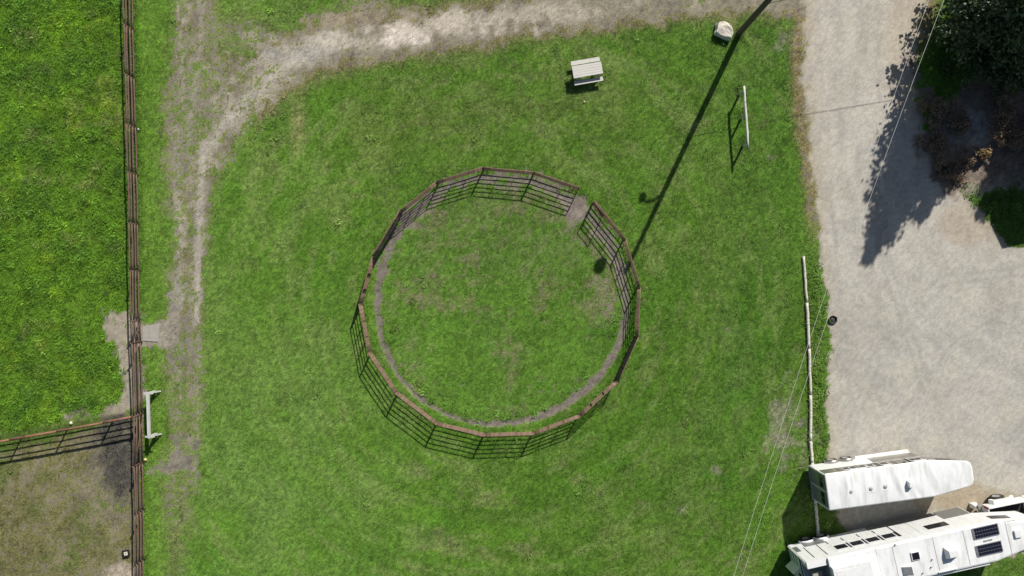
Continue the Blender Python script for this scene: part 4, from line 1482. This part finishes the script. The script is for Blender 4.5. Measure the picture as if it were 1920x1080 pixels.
# roof fittings
v_ = MB().box(6.2 - .25, 6.2 + .25, .22 - .25, .22 + .25, ZR + .036, ZR + .12).build('skylight', 'white_paint', T2, bevel=.03)
MB().box(6.2 - .2, 6.2 + .2, .22 - .2, .22 + .2, ZR + .121, ZR + .14).build('pane', 'smoked_glass', v_, bevel=.004)
MB().prism([(-.42, -.36), (.30, -.36), (.42, 0), (.30, .36), (-.42, .36)], 0, .42, [(-.30, -.2), (.16, -.2), (.24, 0), (.16, .2), (-.30, .2)]).build(
    'roof_air_unit', 'roof_white', T2, bevel=.03, loc=(8.28, -.02, ZR + .034))
v_ = MB().box(5.3, 5.85, -.76, -.24, ZR + .036, ZR + .10).build('roof_vent', 'white_paint', T2)
MB().bar((5.32, -.5, ZR + .12), (5.75, -.5, ZR + .36), .5, .02).build('flap', 'grey_trim', v_)
v_ = MB().box(12.05, 12.45, -.05, .4, ZR + .036, ZR + .16).build('roof_vent', 'white_paint', T2, bevel=.03)
MB().box(10.25, 10.75, .12, .2, ZR + .036, ZR + .07).build('cable_gland', 'grey_trim', T2)
for x, y in ((6.95, -.62), (7.1, -.2), (5.2, 1.1), (6.4, -.85)):
    MB().lathe([(0.035, 0), (.03, .12), (0, .13)], 8).build('vent_pipe', 'grey_trim', T2, True, loc=(x, y, ZR + .03))
# awning along the south edge
MB().rod((6.2, -HW - .10, ZR - .20), (10.4, -HW - .10, ZR - .20), .085, n=12).build('awning', 'white_paint', T2, True)
MB().box(7.3, 8.4, -HW + .12, -HW + .17, ZR + .03, ZR + .11).build('awning_clip', 'roof_white', T2)
# north side: doors, windows, louvres
def sbox(x0, x1, z0, z1, t0, t1, name, m, par=None, s_=1, bevel=0):
    return MB().box(x0, x1, min(s_ * (HW + t0), s_ * (HW + t1)), max(s_ * (HW + t0), s_ * (HW + t1)), z0, z1).build(name, m, par or T2, bevel=bevel)
for s_ in (1, -1):
    sbox(4.85, 9.05, .46, 1.02, 0, .012, 'kick_plate', 'ribbed_aluminium', None, s_)
    sbox(9.15, 10.75, .46, 1.9, 0, .012, 'nose_plate', 'ribbed_aluminium', None, s_)
    sbox(.75, 2.05, .55, 1.35, 0, .014, 'louvre_panel', 'ribbed_aluminium', None, s_)
    sbox(.05, .35, 1.0, 1.9, 0, .012, 'corner_plate', 'ribbed_aluminium', None, s_)
    for xw in (2.52, 3.48, 4.45, 5.42):
        d_ = sbox(xw - .42, xw + .42, 1.25, 3.2, 0, .012, 'stall_window', 'white_paint', None, s_)
        sbox(xw - .34, xw + .34, 2.25, 2.88, .006, .026, 'pane', 'smoked_glass', d_, s_, .006)
        sbox(xw + .43, xw + .465, 2.15, 3.0, 0, .03, 'drop_bar', 'dark_trim', d_, s_)
        sbox(xw + .50, xw + .53, 2.15, 3.0, 0, .03, 'drop_bar', 'dark_trim', d_, s_)
        sbox(xw - .46, xw - .43, 1.2, 1.7, 0, .03, 'hinge', 'dark_trim', d_, s_)
    for xw in (.62, 1.42):
        sbox(xw, xw + .035, 1.4, 3.3, 0, .02, 'door_seam', 'dark_trim', None, s_)
    sbox(5.98, 6.02, .9, 3.0, 0, .03, 'door_seam', 'dark_trim', None, s_)
    sbox(7.1, 7.115, 1.1, 3.0, 0, .008, 'door_seam', 'grey_trim', None, s_)
    w_ = sbox(7.65, 8.95, 2.25, 2.95, 0, .012, 'window', 'dark_trim', None, s_, .01)
    sbox(7.69, 8.91, 2.29, 2.91, .008, .02, 'pane', 'smoked_glass', w_, s_, .004)
    MB().bar((11.3, s_ * 1.083, 2.95), (12.4, s_ * .897, 2.95), .04, .55).build('nose_window', 'smoked_glass', T2)
    for xw in (1.15, 2.1):
        wheel(T2, (xw, s_ * (HW + .06), .40), .40, .24, s_)
        arc_fender(xw, min(s_ * (HW), s_ * (HW + .16)), max(s_ * (HW), s_ * (HW + .16)), .40, .49, .03).build('fender', 'white_paint', T2, True)
# rear: doors, ramp door standing open
MB().box(-.04, -.001, -HW + .05, HW - .05, .5, 2.7).build('rear_ramp', 'white_paint', T2, bevel=.01)
MB().box(-.09, -.042, -HW + .02, HW - .02, 2.55, 2.66).build('header_bar', 'dark_trim', T2)
for k in range(3):
    MB().box(-.055, -.041, .2, HW - .12, .8 + .5 * k, .85 + .5 * k).build('slat', 'dark_trim', T2)
MB().box(-.08, -.041, HW - .1, HW - .02, .5, 3.6).build('rear_post', 'white_paint', T2)
MB().bar((-.06, .38, 1.6), (-.55, .10, 1.6), .03, 1.5).build('open_door', 'white_paint', T2)
MB().box(-.058, -.041, -.5, -.1, 1.7, 2.2).build('rear_window', 'smoked_glass', T2)
MB().rod((13.1, 0, 1.74), (13.1, 0, .98), .08, n=12).build('hitch_tube', 'dark_trim', T2, True)
MB().box(12.2, 13.3, -.25, .25, 1.55, 1.749).build('hitch_frame', 'dark_trim', T2)
for s_ in (-1, 1):
    MB().box(11.1, 11.24, s_ * .55 - .07, s_ * .55 + .07, 0, 1.76).build('landing_leg', 'grey_trim', T2)

# ------------------------------------------------------------------ pickup hitched to the larger trailer
TK = empty('pickup_truck', (29.13, -14.31, 0), R(11.5), 'white pickup truck with flared rear wings and black bed under the trailer nose', 'pickup')
bw = .97
MB().box(.05, 2.5, bw - .12, bw, .62, 1.42).build('bed_side', 'white_paint', TK, bevel=.03)
MB().box(.05, 2.5, -bw, -bw + .12, .62, 1.42).build('bed_side', 'white_paint', TK, bevel=.03)
MB().box(.0, .08, -bw + .125, bw - .125, .62, 1.38).build('tailgate', 'white_paint', TK, bevel=.02)
bl = MB().box(.085, 2.45, -bw + .122, bw - .122, .78, .84).build('bed_liner', 'rubber', TK)
for s_ in (-1, 1):
    MB().box(.5, 1.9, min(s_ * .62, s_ * .84), max(s_ * .62, s_ * .84), .841, 1.05).build('wheel_box', 'rubber', bl)
    # dual-wheel wings
    mb = MB()
    pr2 = [(.42, .95), (.55, 1.14), (.85, 1.24), (1.15, 1.27), (1.45, 1.24), (1.75, 1.14), (1.9, .95), (1.9, .8), (1.72, .8), (1.62, 1.02), (1.15, 1.1), (.7, 1.02), (.6, .8), (.42, .8)]
    y0, y1 = (bw - .02) * s_, (bw + .26) * s_
    k = len(pr2)
    pts = [(x, y0, z) for x, z in pr2] + [(x, y1, z - .02) for x, z in pr2]
    fs = [(i, (i + 1) % k, k + (i + 1) % k, k + i) for i in range(k)] + [tuple(range(k - 1, -1, -1)), tuple(range(k, 2 * k))]
    mb.poly(pts, fs)
    mb.build('rear_wing', 'white_paint', TK, False)
    wheel(TK, (1.15, s_ * (bw + .13), .42), .42, .26, s_)
    wheel(TK, (5.05, s_ * (bw - .1), .42), .42, .26, s_)
    MB().box(-.01, .06, min(s_ * (bw - .13), s_ * (bw - .005)), max(s_ * (bw - .13), s_ * (bw - .005)), .95, 1.36).build('tail_light', 'red_lens', TK)
    MB().box(4.15, 4.3, min(s_ * (bw + .02), s_ * (bw + .3)), max(s_ * (bw + .02), s_ * (bw + .3)), 1.25, 1.55).build('mirror', 'dark_trim', TK, bevel=.03)
    MB().box(2.9, 4.2, min(s_ * .935, s_ * .9), max(s_ * .935, s_ * .9), 1.32, 1.72).build('side_window', 'smoked_glass', TK)
MB().box(-.2, -.01, -bw + .02, bw - .02, .5, .68).build('bumper', 'rim_steel', TK, bevel=.03)
MB().prism([(2.56, -bw), (4.65, -bw), (4.65, bw), (2.56, bw)], .5, 1.2).build('cab_lower', 'white_paint', TK, bevel=.04)
MB().prism([(2.58, -bw + .02), (4.6, -bw + .02), (4.6, bw - .02), (2.58, bw - .02)], 1.2, 1.9,
           [(2.75, -.76), (3.9, -.76), (3.9, .76), (2.75, .76)]).build('cab_top', 'white_paint', TK, bevel=.05)
MB().poly([(4.62, -.84, 1.26), (4.62, .84, 1.26), (4.0, .70, 1.83), (4.0, -.70, 1.83), (4.58, -.84, 1.24), (4.58, .84, 1.24), (3.96, .70, 1.81), (3.96, -.70, 1.81)],
          [(0, 1, 2, 3), (7, 6, 5, 4), (0, 4, 5, 1), (1, 5, 6, 2), (2, 6, 7, 3), (3, 7, 4, 0)]).build('windscreen', 'smoked_glass', TK)
MB().prism([(4.66, -bw), (5.95, -.90), (5.95, .90), (4.66, bw)], .5, 1.16, [(4.66, -.9), (5.85, -.82), (5.85, .82), (4.66, .9)]).build('hood', 'white_paint', TK, bevel=.05)
MB().box(5.96, 6.08, -.92, .92, .42, .72).build('front_bumper', 'rim_steel', TK, bevel=.03)

# crumpled bag by the tail of the pickup
t = empty('feed_bag', (28.72, -13.52, 0), R(20), 'small purple and white bag standing at the tail corner of the white pickup', 'bag')
MB().poly([(x * k, y * k, z) for z, k in ((0, 1), (.22, 1.08), (.42, .8), (.52, .35)) for x, y in ((-.2, -.12), (.16, -.15), (.22, .1), (-.14, .16))],
          [tuple(4 * r + c for c, r in ((c0, r0), ((c0 + 1) % 4, r0), ((c0 + 1) % 4, r0 + 1), (c0, r0 + 1))) for r0 in range(3) for c0 in range(4)] + [(12, 13, 14, 15), (3, 2, 1, 0)]
          ).build('sack', 'white_paint', t, bevel=.03)
MB().poly([(.02, -.17, .46), (.19, -.13, .44), (.2, .1, .46), (.02, .02, .53), (.02, -.15, .44), (.17, -.11, .42), (.18, .08, .44), (.02, .02, .50)],
          [(0, 1, 2, 3), (7, 6, 5, 4), (0, 4, 5, 1), (1, 5, 6, 2), (2, 6, 7, 3), (3, 7, 4, 0)]).build('printed_flap', 'purple_print', t)


# ------------------------------------------------------------------ trees and shrubs
def conifer(name, b0, h, r, label, seed, m='needle', whorls=34, z0=0.7, dens=1.0, group='conifers beside the road'):
    rg_ = np.random.default_rng(seed)
    t_ = empty(name, b0, 0, label, 'tree', group)
    n_ = 9
    MB().tube([(0.02 * h * math.sin(k), .02 * h * math.cos(k * 1.3), h * k / (n_ - 1) - .1) for k in range(n_)],
              [max(.02, .02 * h * (1 - k / (n_ - 1)) ** .8) for k in range(n_)], 10).build('trunk', 'bark', t_, True)
    limb = MB()
    Vx, Fx = [], []
    cnt = 0
    for w_ in range(whorls):
        f_ = w_ / (whorls - 1)
        z = z0 + (h - z0) * f_ ** 0.95
        k_ = z / h
        R_ = r * (1 - k_) ** 0.72 * (0.55 + 0.45 * min(1, k_ / .12))
        nbr = int(rg_.integers(5, 8)) + int(R_ * 0.7)
        a0 = rg_.uniform(0, 6.28)
        for b2 in range(nbr):
            a = a0 + b2 * 6.283 / nbr + rg_.uniform(-.3, .3)
            L_ = max(.18, R_ * rg_.uniform(.58, 1.28))
            dirv = np.array([math.cos(a), math.sin(a), 0])
            rise = rg_.uniform(-.12, .28)
            tip = np.array([0, 0, z]) + dirv * L_ + np.array([0, 0, L_ * rise])
            if L_ > .5:
                limb.rod((0, 0, z), tip * [.8, .8, 1], .018 + .008 * L_, .008, 5)
            nn = max(2, int(L_ / .20 * dens))
            for s_ in range(nn):
                q = (s_ + rg_.uniform(0, 1)) / nn
                if q < .16:
                    continue
                c = np.array([0, 0, z]) + dirv * L_ * q + np.array([0, 0, L_ * rise * q - .10 * q * (1 - q) * L_])
                spread = .16 + .30 * L_ * q * (1 - q) ** .5 * .8
                for e in range(13):
                    off = rg_.normal(0, .85, 3) * [spread, spread, .12]
                    cc = c + off
                    dd_ = dirv * rg_.uniform(.4, 1.2) + rg_.normal(0, .6, 3) * [1, 1, .6]
                    dd_ /= np.linalg.norm(dd_)
                    sd = np.cross(dd_, rg_.normal(0, 1, 3))
                    sd /= np.linalg.norm(sd) + 1e-6
                    ln, wd2 = rg_.uniform(.16, .34), rg_.uniform(.06, .12)
                    Vx += [cc - dd_ * ln * .5, cc + sd * wd2, cc + dd_ * ln * .6, cc - sd * wd2]
                    Fx.append((cnt, cnt + 1, cnt + 2, cnt + 3))
                    cnt += 4
    limb.build('limbs', 'bark', t_, True)
    me = bpy.data.meshes.new('crown')
    me.from_pydata([tuple(v) for v in Vx], [], Fx)
    me.materials.append(MATS[m])
    put('crown', me, t_)
    return t_


def bush(name, b0, r, h, label, seed, m, n=900, leaf=(.05, .12), twig=True, group=None, cat='shrub'):
    rg_ = np.random.default_rng(seed)
    t_ = empty(name, b0, 0, label, cat, group)
    if twig:
        mb = MB()
        for k in range(14):
            a = rg_.uniform(0, 6.28)
            e = np.array([math.cos(a) * r * rg_.uniform(.3, .85), math.sin(a) * r * rg_.uniform(.3, .85), h * rg_.uniform(.55, .95)])
            mb.tube([(0, 0, -.03), tuple(e * [.35, .35, .5]), tuple(e)], [.022, .014, .006], 5)
        mb.build('stems', 'bark', t_, True)
    Vx, Fx = [], []
    lob = [(rg_.normal(0, .45, 2) * r, rg_.uniform(.35, .8) * h, rg_.uniform(.32, .6)) for _ in range(9)]
    for k in range(n):
        (lx, ly), lz_, lr = lob[rg_.integers(0, 9)]
        d_ = rg_.normal(0, 1, 3)
        d_ /= np.linalg.norm(d_)
        rad = rg_.uniform(.55, 1.0)
        c = np.array([lx, ly, lz_]) + d_ * [r * lr, r * lr, h * lr * .7] * rad
        c[2] = max(.03, c[2])
        u_ = rg_.normal(0, 1, 3)
        u_ /= np.linalg.norm(u_)
        w_ = np.cross(u_, rg_.normal(0, 1, 3))
        w_ /= np.linalg.norm(w_) + 1e-6
        l_ = rg_.uniform(*leaf)
        Vx += [c - u_ * l_, c + w_ * l_ * .45, c + u_ * l_, c - w_ * l_ * .45]
        Fx.append((4 * k, 4 * k + 1, 4 * k + 2, 4 * k + 3))
    me = bpy.data.meshes.new('leaves')
    me.from_pydata([tuple(v) for v in Vx], [], Fx)
    me.materials.append(MATS[m])
    put('leaves', me, t_)
    return t_


conifer('conifer_tree', G(1836, 46), 12.7, 3.75, 'tallest dark conifer whose pointed shadow crosses the gravel road', 3, whorls=40)
conifer('conifer_tree', G(1899, 42), 10.4, 2.5, 'dark conifer between the tallest conifer and the shed', 4, whorls=34)
conifer('conifer_tree', G(1868, 125), 6.4, 2.1, 'shorter dark conifer standing over the brown shrubs', 5, whorls=24)
conifer('conifer_tree', G(2022, 20), 11.0, 3.2, 'dark conifer behind the others, north of the shed', 6, whorls=30)
conifer('conifer_tree', G(1930, -70), 12.0, 3.3, 'dark conifer at the back of the clump', 8, whorls=30)
bush('leafy_shrub', G(1765, 130), .55, .8, 'small bright green shrub at the foot of the tallest conifer', 11, 'shrub_leaf', 500)
bush('leafy_shrub', G(1772, 62), .8, 1.2, 'bushy green shrub at the road edge beneath the tallest conifer', 12, 'shrub_leaf', 900, (.05, .1))
for i, (u, v, r_, h_, lab) in enumerate([
        (1755, 210, .95, .9, 'brown leafless shrub at the road edge in the conifer shade'),
        (1790, 235, .9, .8, 'brown twiggy shrub in shade behind the road edge shrubs'),
        (1752, 275, .8, .7, 'low brown shrub in deep shade beside the road'),
        (1776, 318, .6, .6, 'small brown shrub where the shade meets the gravel'),
        (1888, 215, 1.05, 1.2, 'wide brown twiggy shrub under the shorter conifer'),
        (1880, 262, 1.0, 1.1, 'round olive brown shrub in front of the wide twiggy one')]):
    bush('dry_shrub', G(u, v), r_, h_, lab, 20 + i, 'dry_leaf', 2600, (.03, .09), group='brown shrubs under the conifers')
bush('dry_clump', G(1836, 290), .42, .75, 'sunlit tan clump of dry plume grass at the edge of the shade', 31, 'tan_leaf', 700, (.05, .13))
bush('dry_clump', G(1812, 305), .5, .5, 'pinkish brown dry clump beside the tan plume grass', 32, 'dry_leaf', 700, (.03, .08))
bush('dry_clump', G(1800, 335), .45, .35, 'low brown dry clump on the bank above the gravel', 33, 'dry_leaf', 500, (.03, .08))
